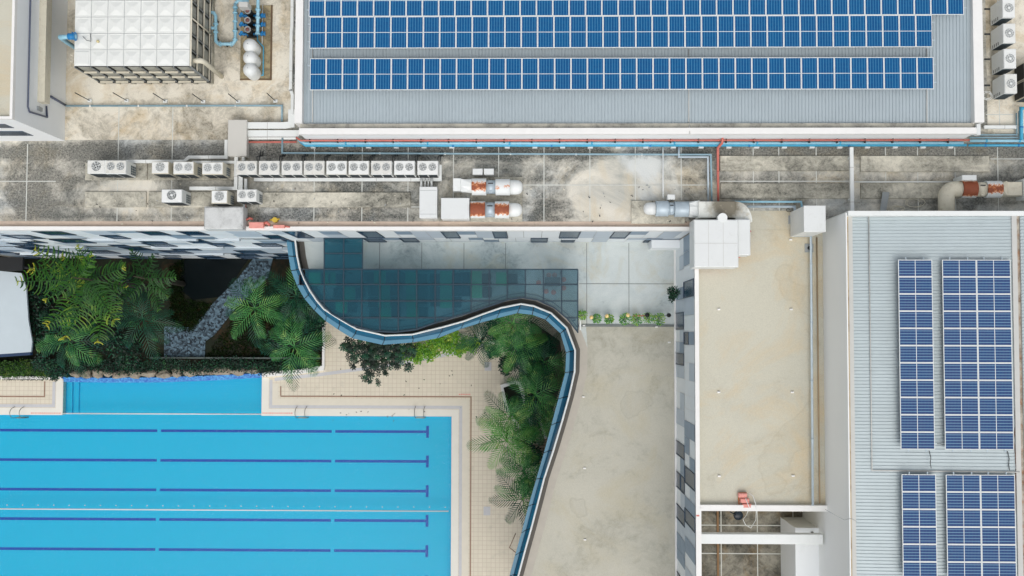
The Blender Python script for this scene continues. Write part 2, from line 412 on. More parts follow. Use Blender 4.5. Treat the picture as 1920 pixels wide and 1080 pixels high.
mb.box(X0-t, Y0-t, ZP-.3, X0, Y1+t, -.12); mb.box(X1, Y0-t, ZP-.3, X1+t, Y1+t, -.12); mb.box(X0, Y0-t, ZP-.3, X1, Y0, -.12)
mb.box(X0, Y1, ZP-.3, BX0, Y1+t, -.12); mb.box(BX1, Y1, ZP-.3, X1, Y1+t, -.12)
mb.box(BX0-t, Y1+t, ZP-.3, BX0, BY, -.12); mb.box(BX1, Y1+t, ZP-.3, BX1+t, BY, -.12); mb.box(BX0-t, BY, ZP-.3, BX1+t, BY+t, -.12)
pool = struct(mb.build('pool_basin', M['pooltile']))
mb = MB()
z = ZP+.006; hw = .115
segs = [(-260, 295), (301.5, 622), (628.5, 799)]
segx = [(P(s0, 808, ZP).x, P(s1, 808, ZP).x) for s0, s1 in segs]
lanes = [P(400, y, ZP).y for y in (808, 863.5, 919, 974.5, 1031, 1088, 1145)]
for ly in lanes:
    for s0, s1 in segx: mb.box(s0, ly-hw, ZP+.001, s1, ly+hw, z)
    e = segx[2][1]; mb.box(e+.001, ly-.5, ZP+.001, e+.24, ly+.5, z)
o = mb.build('lane_marking', M['lanetile'], pool); struct(o)
mb = MB()    # steps in the bay, edge strips
sx0 = BX0
mb.box(sx0+.001, Y1+.02, ZP+.001, sx0+.5, BY-.02, -.75); mb.box(sx0+.5, Y1+.02, ZP+.001, sx0+.95, BY-.02, -1.0)
struct(mb.build('pool_step', M['pooltile'], pool))
mb = MB()     # mosaic beach along the rocks
pts = [(90,706,0),(117,707,0),(200,708.5,0),(300,707.5,0),(400,704,0),(491,699.5,0)]
lo = [(90,715),(117,716),(200,717.5),(300,717),(400,713.5),(491,708)]
for i in range(len(pts)-1):
    A = P(pts[i][0], pts[i][1], -.02); B = P(pts[i+1][0], pts[i+1][1], -.02); Cc = P(*lo[i+1], -.10); D = P(*lo[i], -.10)
    mb.face([D, Cc, B, A])
    mb.face([(D.x, D.y, ZP), (Cc.x, Cc.y, ZP), Cc, D])
struct(mb.build('pool_mosaic', M['mosaic'], pool))
# water sheet: clear with ripples
m_, nt, b = newmat('pool water'); nt.nodes.remove(b); p = pos(nt)
tb = nd(nt, 'BsdfTransparent'); tb.inputs[0].default_value = (.80, .965, .99, 1)
gl = nd(nt, 'BsdfGlossy'); gl.inputs['Roughness'].default_value = .10
lw = nd(nt, 'Fresnel'); lw.inputs[0].default_value = 1.33
bp = nd(nt, 'Bump'); bp.inputs['Strength'].default_value = .55; bp.inputs['Distance'].default_value = .12
nt.links.new(noise(nt, mapping(nt, p, (1, .55, 1)), 5.0, 4, .6), bp.inputs['Height']); nt.links.new(bp.outputs[0], gl.inputs['Normal'])
ms = nd(nt, 'MixShader'); nt.links.new(lw.outputs[0], ms.inputs[0]); nt.links.new(tb.outputs[0], ms.inputs[1]); nt.links.new(gl.outputs[0], ms.inputs[2])
nt.links.new(ms.outputs[0], nt.nodes['Material Output'].inputs[0]); M['water'] = m_
mb = MB(); zw = -.16
mb.face([(X0,Y0,zw),(X1,Y0,zw),(X1,Y1,zw),(X0,Y1,zw)]); mb.face([(BX0,Y1,zw),(BX1,Y1,zw),(BX1,BY,zw),(BX0,BY,zw)])
struct(mb.build('pool_water', M['water']))

# deck
m_, nt, b = newmat('cream deck tile'); p = pos(nt)
br = nd(nt, 'TexBrick'); nt.links.new(p, br.inputs['Vector']); br.offset = 0; br.inputs['Scale'].default_value = 1
br.inputs['Brick Width'].default_value = .36; br.inputs['Row Height'].default_value = .36; br.inputs['Mortar Size'].default_value = .016; br.inputs['Mortar Smooth'].default_value = .1
br.inputs['Color1'].default_value = C(224,215,195); br.inputs['Color2'].default_value = C(218,210,189); br.inputs['Mortar'].default_value = C(196,180,160)
c = mix(nt, mth(nt, 'MULTIPLY', noise(nt, p, .35, 6, .65), .55), br.outputs[0], C(190,182,166))
c = mix(nt, mth(nt, 'MULTIPLY', ramp(nt, noise(nt, mapping(nt, p, (1,1,1), (5,5,5)), 1.1, 6, .7), .55, .75), .4), c, C(170,165,150))
nt.links.new(c, b.inputs['Base Color']); b.inputs['Roughness'].default_value = .75; M['decktile'] = m_
M['coping'] = plain('pale coping', C(224,221,210), .7, var=.04, scale=1)
M['drain'] = plain('grey drain grating', C(192,192,194), .7, var=.06, scale=2)
M['inlay'] = plain('brown inlay tile', C(150,122,102), .7, var=.15, scale=2)
deck_z = 0.0
mb = MB()
XR = P(1200, 800, 0).x; YT = P(900, 560, 0).y
# deck plates around the pool (one level)
mb.box(X1-.03, Y0-2, -.6, XR, Y1+t, 0)
xw = P(605, 650, 0).x
q = [P(491.5, 703, 0), P(607, 690, 0)]
mb.prism([(BX1-.03, Y1-.03), (X1-.031, Y1-.03), (X1-.031, Y1+t+.001), (XR, Y1+t+.001), (XR, YT), (xw, YT), (xw, q[1].y), (BX1-.03, q[0].y)], -.6, 0)
mb.prism([(X0-2, Y1-.03), (BX0+.03, Y1-.03), (BX0+.03, P(100, 711, 0).y), (X0-2, P(0, 711, 0).y)], -.6, 0)
deck = struct(mb.build('pool_deck', M['decktile']))
mb = MB(); w1 = .55
z = .008
mb.box(X1-.04, Y0-2, .0015, X1+w1, Y1+w1, z); mb.box(BX1-.04, Y1-.04, .0015, X1-.041, Y1+w1, z); mb.box(BX1-.04, Y1+w1+.001, .0015, BX1+w1, q[0].y-.25, z)
mb.box(X0, Y1-.04, .0015, BX0+.04, Y1+w1, z); mb.box(BX0-w1, Y1+w1+.001, .0015, BX0+.04, P(100, 713, 0).y, z)
struct(mb.build('coping', M['coping'], deck))
mb = MB(); g0, g1 = w1+.05, w1+.30
mb.box(X1+g0, Y0-2, .002, X1+g1, Y1+g1, z); mb.box(BX1+g0, Y1+g0, .002, X1+g0-.001, Y1+g1, z); mb.box(BX1+g0, Y1+g1+.001, .002, BX1+g1, q[0].y-.4, z)
mb.box(X0, Y1+g0, .002, BX0-g1-.001, Y1+g1, z); mb.box(BX0-g1, Y1+g0, .002, BX0-g0, P(100, 716, 0).y, z)
# slanting grey channel
ch = [(515,711),(600,702),(690,690),(770,678),(850,662),(930,640)]
for i in range(len(ch)-1):
    A = P(*ch[i], z); B = P(*ch[i+1], z); mb.face([(A.x, A.y-.15, z), (B.x, B.y-.15, z), (B.x, B.y+.12, z), (A.x, A.y+.12, z)])
struct(mb.build('drain', M['drain'], deck))
mb = MB(); g2, g3 = 1.42, 1.58+.35
# pale band beside the channel
mb.box(X1+g1+.001, Y0-2, .002, X1+g1+.55, Y1+g1+.55, .006); mb.box(BX1+g1+.001, Y1+g1+.001, .002, X1+g1, Y1+g1+.55, .006); mb.box(BX1+g1+.001, Y1+g1+.56, .002, BX1+g1+.5, q[0].y-.7, .006)
struct(mb.build('pale_band', plain('pale tile band', C(216,209,192), .75, var=.04), deck))
mb = MB(); hw = .055
def strip(p0, p1):
    A = P(*p0, 0); B = P(*p1, 0)
    mb.box(min(A.x, B.x)-hw, min(A.y, B.y)-hw, .004, max(A.x, B.x)+hw, max(A.y, B.y)+hw, .012)
yy = P(700, 743.5, 0).y; xi = P(883, 800, 0).x
mb.box(P(526, 743, 0).x, yy-hw, .004, xi+hw, yy+hw, .012); mb.box(xi-hw, Y0-2, .004, xi+hw, yy-hw-.001, .012)
A = P(526.5, 724, 0); mb.box(A.x-hw, yy+hw+.001, .004, A.x+hw, A.y, .012)
yl = P(40, 743.5, 0).y; A = P(84, 715, 0); mb.box(X0, yl-hw, .004, A.x+hw, yl+hw, .012); mb.box(A.x-hw, yl+hw+.001, .004, A.x+hw, A.y, .012)
struct(mb.build('inlay', M['inlay'], deck))
mb = MB()
for px_, py_, w_ in ((872, 739.5, 23), (520, 774.5, 56), (86, 774.5, 56)):
    A = P(px_-w_/2, py_, 0); B = P(px_+w_/2, py_, 0); k = A.x
    while k < B.x-.1:
        l = random.uniform(.07, .16); mb.box(k, A.y-.05, .009, k+l, A.y+.05, .014); k += l+.05
struct(mb.build('red_marking', M['pink'], deck))
mb = MB()
for px_, py_ in ((915, 687), (913, 958)):
    A = P(px_, py_, 0); mb.box(A.x-.28, A.y-.36, .004, A.x+.28, A.y+.36, .02)
struct(mb.build('access_cover', M['drain'], deck))
mb = MB()  # white kerb between planting and deck, the retaining wall
pw = [(491,703),(560,697),(607,690)]
for i in range(2):
    A = P(*pw[i], .3); B = P(*pw[i+1], .3); mb.prism([(A.x, A.y-.2), (B.x, B.y-.2), (B.x, B.y+.2), (A.x, A.y+.2)], -.1, .3)
A = P(606, 690, .3); mb.box(A.x-.1, A.y, -.1, A.x+.1, YT, .32)
tag(mb.build('garden_wall', M['capwhite']), 'low white kerb wall between the tiled pool deck and the dark garden', 'wall')
mb = MB(); A = P(-100, 708, .1); B = P(117, 711, .1); mb.box(A.x, A.y-.12, -.1, B.x-.02, A.y+.12, .14)
tag(mb.build('garden_kerb', M['capwhite']), 'thin white kerb along the hedge left of the pool bay', 'kerb')
mb = MB(); A = P(280, 671, .6); B = P(600, 669, .6); mb.box(A.x, A.y-.07, -.1, B.x, A.y+.07, .45)
tag(mb.build('planter_edge', plain('dark stone edge', C(70,80,76), .7)), 'long dark stone edge below the gravel path and lawn', 'kerb')
# ================================================================ BUILDINGS
# ---- main block: roof plate carrying the plant, patterned south facade
main = thing('office_building', 'long flat-roofed block with grey and white checkered facade and weathered concrete plant roof', 'building', P(600, 430, ZR))
YF = P(600, 431, ZR).y           # plane of the south facade
XW = P(1301, 600, ZR).x          # plane of the west facade of the right wing
XL = P(-330, 430, ZR).x; XRR = P(2150, 300, ZR).x; YN = P(900, -260, ZR).y
mb = MB(); mb.box(P(125, 300, ZR).x, YF+.02, -2.5, XRR, YN, ZR)
mb.build('roof', M['roof'], main)
mb = MB(); mb.box(XL, YF+.02, -2.5, P(125, 300, ZR).x-.001, P(60, 262, ZR).y+3, ZR); mb.build('roof', M['roof'], main)
# yellowed upper-left roof sheet
mb = MB(); A = P(125, -80, ZR); B = P(547, 262, ZR); mb.box(A.x, A.y, ZR+.0005, B.x, B.y, ZR+.01); mb.build('roof_patch', M['roofL'], main)
mb = MB(); A = P(1846, -80, ZR); B = P(2100, 250, ZR); mb.box(A.x, A.y, ZR+.0005, B.x, B.y, ZR+.01); mb.build('roof_patch', M['roofL'], main)
mb = MB()     # joints of the roof screed
jw = .028
def jv(x, y0, y1):
    A = P(x, y0, ZR); B = P(x, y1, ZR); mb.box(A.x-jw, A.y, ZR+.011, A.x+jw, B.y, ZR+.016)
def jh(y, x0, x1):
    A = P(x0, y, ZR); B = P(x1, y, ZR); mb.box(A.x, A.y-jw, ZR+.0165, B.x, A.y+jw, ZR+.021)
for x in (223.5, 324.5): jv(x, 200, 420)
for x in (52,): jv(x, 270, 425)
for x in (590, 679.5, 765.5, 850.5): jv(x, 276, 420)
for x in (935, 1020, 1106, 1191, 1277): jv(x, 276, 422)
for x in (1412, 1460, 1530, 1660, 1720, 1790, 1870): jv(x, 276, 395)
jv(1870, 0, 240)
jh(347, 980, 1326); jh(298, 1857, 1990); jh(340, 0, 105); jh(388, 590, 790); jh(215, 1848, 1900); jh(340, 1350, 1592)
mb.build('joint_line', M['joint'], main)
mb = MB()     # parapet: white cap with gutter behind
A = P(-330, 433, ZR+.35); B = P(1300, 433, ZR+.35)
mb.box(XL, YF-.06, ZR-.3, XW, YF+.17, ZR+.35); mb.build('parapet', M['capwhite'], main)
mb = MB(); mb.box(P(0, 425, ZR).x-8, YF+.171, ZR+.002, XW+.6, YF+.52, ZR+.03); mb.build('gutter', M['trim'], main)
# facade
M['clad0'] = plain('white cladding', C(228,234,236), .5, var=.04, scale=.6)
M['clad1'] = plain('light grey cladding', C(186,198,208), .5, var=.06, scale=1.2)
M['clad2'] = plain('mid grey cladding', C(132,152,170), .5, var=.08, scale=1.2)
M['clad3'] = plain('blue grey cladding', C(84,118,142), .5, var=.1, scale=1.2)
m_, nt, b = newmat('dark window glass'); p = pos(nt)
c = mix(nt, ramp(nt, noise(nt, p, .8, 3), .4, .6), C(14,48,74), C(34,70,96)); nt.links.new(c, b.inputs['Base Color'])
b.inputs['Roughness'].default_value = .2; b.inputs['Specular IOR Level'].default_value = .18; M['glassd'] = m_
M['winframe'] = plain('slate window frame', C(58,78,98), .5)
M['band'] = plain('white floor band', C(196,206,212), .6, var=.04)
rnd = random.Random(11)
def facade(parent, u0, u1, zs, at, depth, wmin=1.0, wmax=1.6, pd=.33, lt=.3):
    """at(u, z, d) gives the world point; rows between the heights in zs, darker panes become windows"""
    wins = []
    mb = MB()
    for r in range(len(zs)-1):
        z1, z0 = zs[r], zs[r+1]
        u = u0; last = 0
        while u < u1-.01:
            wd = min(rnd.uniform(wmin, wmax), u1-u)
            k = rnd.random()
            if last == 4: c = rnd.choice((0, 0, 1))
            else: c = 4 if k < pd else (1 if k < pd+lt*.6 else (2 if k < pd+lt else 0))
            last = c
            cuts = [(z0, z1)] if rnd.random() < .6 else [(z0, (z0+z1)/2), ((z0+z1)/2, z1)]
            for ci, (a, b) in enumerate(cuts):
                cc = c if ci == 0 else rnd.choice((c, 0, 2, 1))
                d = depth*(.3+.15*(cc % 4)+.1*((r*7+ci) % 3)/3)
                pts = [at(u, a, d), at(u+wd-.02, a, d), at(u+wd-.02, b-.02, d), at(u, b-.02, d)]
                if cc == 4: wins.append((at(u, a, .03), at(u+wd-.02, a, .03), at(u+wd-.02, b-.02, .03), at(u, b-.02, .03)))
                else: mb.face(pts, cc)
            u += wd
    mb.build('cladding', [M['clad0'], M['clad1'], M['clad2'], M['clad3']], parent)
    for q in wins[:100]:
        w_ = MB(); w_.face(q)
        c0 = (Vector(q[0])+Vector(q[2]))/2
        wo_ = w_.build('window', M['glassd'], parent)
        a_, b_, c_, d_ = [Vector(v_) for v_ in q]; nrm = (Vector(at(0, 0, 1))-Vector(at(0, 0, 0)))*.04; w_ = MB()
        for e0, e1 in ((a_, b_), (b_, c_), (c_, d_), (d_, a_)):
            inw = (c0-(e0+e1)/2).normalized()*.035; w_.face([e0+nrm, e1+nrm, e1+nrm+inw, e0+nrm+inw]); w_.face([e0+nrm+inw, e1+nrm+inw, e1+inw, e0+inw])
        w_.build('frame', M['winframe'], wo_)
def ats(u, z, d): return (u, YF-d, z)
xl0 = P(-300, 430, ZR).x; xmid = P(540, 452, ZT+2).x
facade(main, xl0, xmid, [ZR-.32, 20.9, 18.3], ats, .06, 1.1, 1.9, .36, .38)
facade(main, xl0, xmid, [17.8, 15.0, 12.2], ats, .06, 1.2, 2.2, .55, .36)
facade(main, xl0, xmid, [11.7, 8.7, 5.7], ats, .06, 1.2, 2.2, .6, .34)
facade(main, xl0, xmid, [5.2, 2.6, 0.0], ats, .06, 1.2, 2.2, .6, .34)
facade(main, xmid, XW-.02, [ZR-.32, 19.0, ZT+.02], ats, .06, .9, 1.3, .36, .32)
for z_, spans in ((18.05, ((-20,60),(165,370),(405,450))), (11.95, ((75,160),(285,420),(440,530))), (5.45, ((40,110),(170,285),(300,420)))):
    for s0, s1 in spans:
        A = P(s0, 450, z_); B = P(s1, 450, z_); mb = MB(); mb.box(A.x, YF-.16, z_-.22, B.x, YF-.001, z_+.20)
        mb.build('floor_band', M['band'], main)
mb = MB(); A = P(1222, 452, ZT+2.2); mb.box(A.x, YF-.6, ZT, XW-.02, YF-.07, ZT+2.1); mb.build('service_box', M['wallwhite'], main)

# ---- right wing
wing = thing('building_wing', 'beige flat-roofed wing with white and grey chequered west wall and open light well', 'building', P(1400, 700, ZR))
YW0 = P(1400, 951, ZR).y; XE = P(1545, 600, ZR).x; YS = P(1400, 1300, ZR).y
mb = MB(); mb.box(XW+.25, YW0, -2.5, XE+2, YF+.015, ZR-.02); mb.box(XW+.25, YF+.016, ZR+.011, XE-.3, P(1400, 395, ZR).y, ZR+.022)
mb.build('roof', M['beige2'], wing)
ZPIT = 18.5
mb = MB(); mb.box(XW+.25, YS, -2.5, XE+2, YW0-.001, ZPIT); mb.build('light_well_floor', M['pit'], wing)
mb = MB()
mb.box(XW, YS, ZPIT, XW+.32, YW0-.001, ZR+.42); mb.box(XW, YW0, -2, XW+.249, YF-.06, ZR+.42)
mb.box(XW+.251, YW0-.18, ZR-.5, XE-.02, YW0+.17, ZR+.35)      # coping at the light well
mb.build('parapet', M['capwhite'], wing)
mb = MB()
A = P(1308, 1001, ZR); B = P(1534, 1021, ZR); mb.bevbox(A.x-.1, B.y, ZR-.6, B.x+.3, A.y, ZR, .03); mb.build('beam', M['white'], wing)
mb = MB(); A = P(1492, 1090, ZPIT+3.9); mb.box(A.x, YS, ZPIT, XE, YW0-.3-1.2, ZPIT+3.9)
mb.build('duct_riser', M['wallwhite'], wing)
mb = MB()
A = P(1345, 990, ZPIT); mb.box(A.x-.05, YS, ZPIT+.01, A.x+.08, YW0, ZPIT+.12); mb.build('drain_strip', plain('rusty strip', C(134,104,72), .8), wing)
mb = MB()
for x in (1352, 1420, 1487): A = P(x, 990, ZPIT); mb.box(A.x-.03, YS, ZPIT+.003, A.x+.03, YW0, ZPIT+.01)
for y in (1038, 985): A = P(1400, y, ZPIT); mb.box(XW+.3, A.y-.03, ZPIT+.0101, XE, A.y+.03, ZPIT+.015)
mb.build('joint_line', M['joint'], wing)
def atw(u, z, d): return (XW-d, -u, z)      # u runs southward
facade(wing, -(YF-.1), -P(1300, 1200, ZR).y, [ZR+.3, 20.0, ZT+.02], atw, .06, .75, 1.15, .36, .30)
mb = MB(); mb.box(XW-.14, YS, ZT+.001, XW-.001, YF-.1, ZT+.2); mb.build('skirting', M['capwhite'], wing)
mb = MB(); mb.box(XW+.02, P(1300, 960, ZR).y-.1, ZR+.421, XW+.2, P(1300, 966, ZR).y, ZR+.43)
mb.build('red_tag', M['red'], wing)

# ---- solar hall on the main roof
hall = thing('solar_hall', 'low hall with pale corrugated metal roof under long rows of blue solar panels', 'building', P(1200, 100, ZS))
M['sheet'] = plain('pale corrugated sheet', C(172,184,189), .45, metal=.2, var=.05, scale=.6, dirt=C(150,158,160), dirt_amt=.3)
M['sheet2'] = plain('bluish corrugated sheet', C(182,193,195), .45, metal=.2, var=.05, scale=.6, dirt=C(160,166,166), dirt_amt=.3)
HX0, HX1 = P(567, 150, ZS).x, P(1826, 150, ZS).x; HY0, HY1 = P(1200, 230, ZS).y, YN-1
corrug('roof', M['sheet'], HX0, HY0, HX1, HY1, ZS, .198, 'y', hall, .045, .55)
mb = MB()
gx0, gx1 = P(553, 150, ZS).x, P(1844, 150, ZS).x
mb.box(gx0, HY0, ZR, HX0-.001, HY1, ZS+.02); mb.box(HX1+.001, HY0, ZR, gx1, HY1, ZS+.02)
mb.box(HX0, HY0+.03, ZR, HX1, HY1, ZS-.7); mb.build('wall', M['capwhite'], hall)
mb = MB(); yg = P(1200, 240.5, ZS-.25).y; ys = P(1200, 251.5, ZS-.15).y
mb.box(P(560, 240, ZS).x, yg, ZR, P(1834, 240, ZS).x, HY0-.001+.03, ZS-.35); mb.build('gutter', concrete('gutter bed', C(190,186,172), C(160,158,148), C(70,70,65), .5, .5), hall)
mb = MB(); mb.box(P(560, 240, ZS).x, ys, ZS-.5, P(1833, 240, ZS).x, yg-.001, ZS-.12)
mb.build('fascia', M['capwhite'], hall)
mb = MB(); mb.box(P(560, 240, ZS).x+.05, ys+.02, ZR, P(1833, 240, ZS).x-.1, yg-.05, ZS-.501); mb.build('wall', M['wallwhite'], hall)
mb = MB()
for px_, y0, y1 in ((586, 93, 229), (1291.5, 93, 229), (1738, 92, 229)):
    A = P(px_, y0, ZS-.3); B = P(px_, y1, ZS-.45); mb.tube([A, B], .03, 6)
A = P(1291.5, 229, ZS-.45); mb.tube([A, (A.x, ys, ZS-.05)], .03, 6)
mb.build('roof_conduit', M['lgrey'], hall)
mb = MB(); A = P(1836, 232, ZS); mb.box(A.x-.1, P(1836, 252, ZS).y, ZS-.5, A.x+.12, A.y, ZS-.1); mb.build('downpipe_box', M['white2'], hall)
mb = MB(); x = HX0
while x < HX1: mb.box(x, HY0-.05, ZS-.58, x+.12, HY0-.002, ZS-.5); x += .198
mb.build('eaves_flashing', M['lgrey'], hall)

# ---- right building with solar roof
rb = thing('solar_building', 'taller white-walled building with pale corrugated roof and solar arrays at the right edge', 'building', P(1700, 700, ZE))
RX0, RX1, RY1 = P(1605, 600, ZE).x, P(1897, 500, ZE).x, P(1700, 405, ZE).y
corrug('roof', M['sheet2'], RX0, YS, RX1, RY1, ZE, .19, 'x', rb, .045, .5)
mb = MB()
xw1 = P(1592, 600, ZE+.3).x
mb.box(P(1546, 600, ZR).x, YS, -2, P(1588, 600, ZE+.3).x, P(1590, 399, ZE+.3).y, ZE+.3)
mb.build('wall', plain('smooth white wall', C(236,238,236), .6, var=.015, scale=.3), rb)
mb = MB(); mb.box(P(1588, 600, ZE+.3).x+.001, YS, 10, RX0-.25, RY1+.1, ZE-.4); 
mb.build('gutter', concrete('stained box gutter', C(196,180,152), C(178,160,132), C(100,86,64), .45, .6), rb)
mb = MB(); mb.box(RX0-.249, YS, 10, RX0-.001, RY1, ZE-.44); mb.box(RX0, YS, 10, RX1, RY1, ZE-.6); mb.build('wall', M['lgrey'], rb)
mb = MB(); mb.box(RX0-.4, RY1+.001, ZR, P(2100, 400, ZE).x, P(1700, 395.5, ZE+.1).y, ZE+.12); mb.build('ridge_flashing', M['white'], rb)
gxa, gxb = RX1+.001, P(1914, 500, ZE).x
mb = MB(); mb.box(gxa, YS, ZR, gxa+.28, RY1, ZE+.1); mb.build('flashing', M['lgrey'], rb)
mb = MB(); mb.box(gxa+.281, YS, ZR, gxb, RY1, ZE-.1); mb.build('valley_gutter', concrete('rust-stained gutter', C(196,188,174), C(170,160,145), C(110,70,45), .5, 1.2, warm=C(175,120,80)), rb)
corrug('roof', M['sheet2'], gxb+.001, YS, P(2100, 500, ZE).x, RY1, ZE, .19, 'x', rb, .045)
mb = MB(); mb.box(gxb+.001, YS, ZR, P(2100, 500, ZE).x, RY1, ZE-.05); mb.build('wall', M['lgrey'], rb)
mb = MB()
A = P(1629, 407, ZE-.35); B = P(1632.5, 882, ZE-.35); D = P(1912, 885.5, ZE+.12)
mb.tube([A, (A.x, B.y, ZE-.35), (D.x, B.y, ZE+.12)], .035, 6); mb.build('roof_conduit', M['lgrey'], rb)
mb = MB(); rr = random.Random(3)
for (a, b) in (((1742, 845), (1746, 878)), ((1889, 846), (1893, 882)), ((1757, 832), (1772, 833))):
    A = P(*a, ZE+.08); B = P(*b, ZE+.08)
    mb.tube([A, A.lerp(B, .4)+Vector((.05, 0, 0)), A.lerp(B, .7)+Vector((-.02, 0, 0)), B], .022, 5)
mb.build('cable', M['dark'], rb)
mb = MB()
A = P(1904, 420, ZE+.05); zz = []
for i in range(26): zz.append(P(1903+rr.uniform(-3, 3), 420+i*27, ZE+.05))
mb.tube(zz, .02, 5); mb.build('cable', plain('rusty wire', C(120,85,65), .8), rb)
mb = MB(); A = P(1540, 945, ZE-1); 
for i, (a, b) in enumerate((((1547, 955), (1583, 975)), ((1583, 975), (1596, 972)), ((1596, 972), (1607, 978)))):
    mb.tube([P(*a, ZE+.32), P(*b, ZE+.32)], .012, 4)
mb.build('cable', M['grey'], rb)

# ---- top-left tower
tw = thing('tower_block', 'white tower block corner with beige flat roof and dark strip windows', 'building', P(0, 100, ZL))
TX, TY = P(24.5, 150, ZL).x, P(10, 223, ZL).y
TX2 = TX-.35
mb = MB(); mb.box(TX-30, TY, -2, TX, TY+40, ZL-.3); mb.build('wall', M['wallwhite'], tw)
mb = MB(); mb.box(TX-30, TY+.15, ZL-.3, TX-.15, TY+40, ZL-.2); mb.build('roof', M['beige2'], tw)
mb = MB(); mb.box(TX-.15, TY, ZL-.299, TX, TY+40, ZL); mb.box(TX-30, TY, ZL-.299, TX-.151, TY+.15, ZL); mb.build('parapet', M['capwhite'], tw)
for (z0, z1, k) in ((28.2, 29.3, 1.1), (25.8, 27.2, 1.1)):
    mb = MB(); mb.box(TX-25, TY-.02, z0, TX-k, TY+.01, z1); mb.build('window', M['glassd'], tw)
mb = MB(); z_ = 27.4; xa = TX
mb.box(xa+.001, P(75, 193, z_).y, z_-.35, xa+.42, TY+40, z_+.35); mb.build('wall_duct', M['cream'], tw)
mb = MB(); z_ = 29.0
pts = [Vector((xa+.06, TY+40, z_)), Vector((xa+.06, P(50, 200, z_).y, z_)), Vector((xa+.06, P(50, 205, z_).y-.1, z_-.2)), Vector((xa+.06, P(84, 217, 27).y, 26.6)), Vector((xa+.06, P(84, 195, 27).y-.05, 26.7))]
mb.tube(pts, .05, 6); mb.tube([(xa+.05, P(90, 182, 26).y, 26.2), (xa+.05, P(120, 198, ZR).y, ZR)], .07, 6)
mb.build('wall_pipe', plain('slate pipe', C(84,92,112), .5), tw)
mb = MB(); mb.box(xa+.001, P(68, 208, 27.5).y, 27.3, xa+.12, P(68, 201, 27.5).y, 27.8); mb.build('wall_box', M['grey'], tw)

# ---- terrace with the curved glass front
RAIL = [(550,430),(553.6,452),(557,480),(562,503),(571,525),(581,545),(594,564),(608,580),(636,598),(669,617),(722,629),(773,627),(832,612.6),(870,602),(905,589),(939.5,577),(977,569.6),(1001,573.7),(1033.5,587),(1063,615),(1078.5,657),(1077.5,697),(1067,743),(1054,790),(1037.8,844),(1019.7,899),(1008,945),(996,991),(984,1034),(972,1079),(958,1130),(945,1180)]
OUT = [(532,430),(537.5,452),(541,480),(546,507.5),(557,535),(571,560),(590,582),(611,602),(634,618),(660,634),(717,646.4),(774,642),(820,634),(864,616.6),(898,606),(931.5,596.5),(970,587),(998,590),(1023,599),(1051,625),(1061.7,661),(1060,698.5),(1047,748),(1034,797),(1020,849),(1005.8,898),(991,949),(978,999),(966,1041),(955.8,1080),(942,1130),(929,1180)]
ter = thing('terrace_building', 'lower block with a roof terrace and an S-curved blue glass front', 'building', P(1100, 600, ZT))
zr_ = ZT+1.1
railp = [P(x, y, zr_) for x, y in RAIL]; outp = [P(x, y, ZT+.2) for x, y in OUT]
# the terrace slab lies just inside the rail
mb = MB()
poly = [(p.x, p.y) for p in railp]
mb.prism([(XW-.001, YS)]+[(XW-.001, YF-.001)]+[(poly[0][0], YF-.001)]+poly[1:]+[(poly[-1][0], YS)], ZT-1.0, ZT)
mb.build('terrace_slab', M['terr'], ter)
Ln = len(railp)
def norm2(pts, i):
    a = pts[max(0, i-1)]; b = pts[min(len(pts)-1, i+1)]; d = (b-a); d.z = 0; d.normalize(); return Vector((-d.y, d.x, 0))   # to the left of travel: terrace side
wl = []
for i in range(Ln):
    nn = norm2(railp, i); wl.append(railp[i]+nn*1.3)
mb = MB(); m2 = [(p.x, p.y) for p in wl]
mb.prism([(XW-.05, YS), (XW-.05, YF-.05), (m2[1][0], YF-.05)]+m2[2:]+[(m2[-1][0], YS)], -.5, ZT-1.01, 0)
M['lowglass'] = plain('dark glass lower wall', C(70,92,102), .3, var=.2, scale=.4)  # recessed lower front in dark glass
mb.build('lower_wall', M['lowglass'], ter)
for i in range(1, Ln-1):
    a, b = railp[i], railp[i+1]; c, d = outp[i], outp[i+1]
    e = .03
    def L(p, q, t): return p+(q-p)*t
    a2, b2 = L(a, b, e/ max(.1, (b-a).length)), L(b, a, e/max(.1, (b-a).length)); c2, d2 = L(c, d, e/max(.1, (d-c).length)), L(d, c, e/max(.1, (d-c).length))
    ma = L(a2, c2, .56); mb_ = L(b2, d2, .56); ma.z = mb_.z = ZT+.28; 
    at_, bt_ = a2.copy(), b2.copy(); at_.z = bt_.z = zr_-.08
    q = MB(); q.face([at_, ma, mb_, bt_]); q.face([at_-Vector((0,0,.04)), bt_-Vector((0,0,.04)), mb_-Vector((0,0,.04)), ma-Vector((0,0,.04))])
    q.build('glass_panel', M.setdefault('pglass', plain('teal parapet glass', C(28,84,112), .18, var=.18, scale=.7)), ter)
    co, do = c2.copy(), d2.copy(); ci, di = ma.copy(), mb_.copy(); ci.z = di.z = co.z = do.z = ZT+.24
    q = MB(); q.face([ci, co, do, di]); lo_ = Vector((0,0,.5)); q.face([co, co-lo_, do-lo_, do]); q.face([di-lo_, do-lo_, co-lo_, ci-lo_])
    q.build('ledge_panel', M.setdefault('ledge', plain('pale blue ledge', C(84,138,164), .35, var=.08, scale=.7)), ter)
mb = MB()   # dark carrier under the joints
for i in range(0, Ln-1):
    a, b = railp[i].copy(), railp[i+1].copy(); c, d = outp[i].copy(), outp[i+1].copy()
    a.z = b.z = ZT+.15; c.z = d.z = ZT+.15
    mb.face([a, c, d, b]); mb.face([(b.x,b.y,ZT-1), (d.x,d.y,ZT-.3), (c.x,c.y,ZT-.3), (a.x,a.y,ZT-1)])
    mb.face([a, b, (b.x, b.y, zr_-.1), (a.x, a.y, zr_-.1)])
mb.build('ledge_frame', M['dark'], ter)
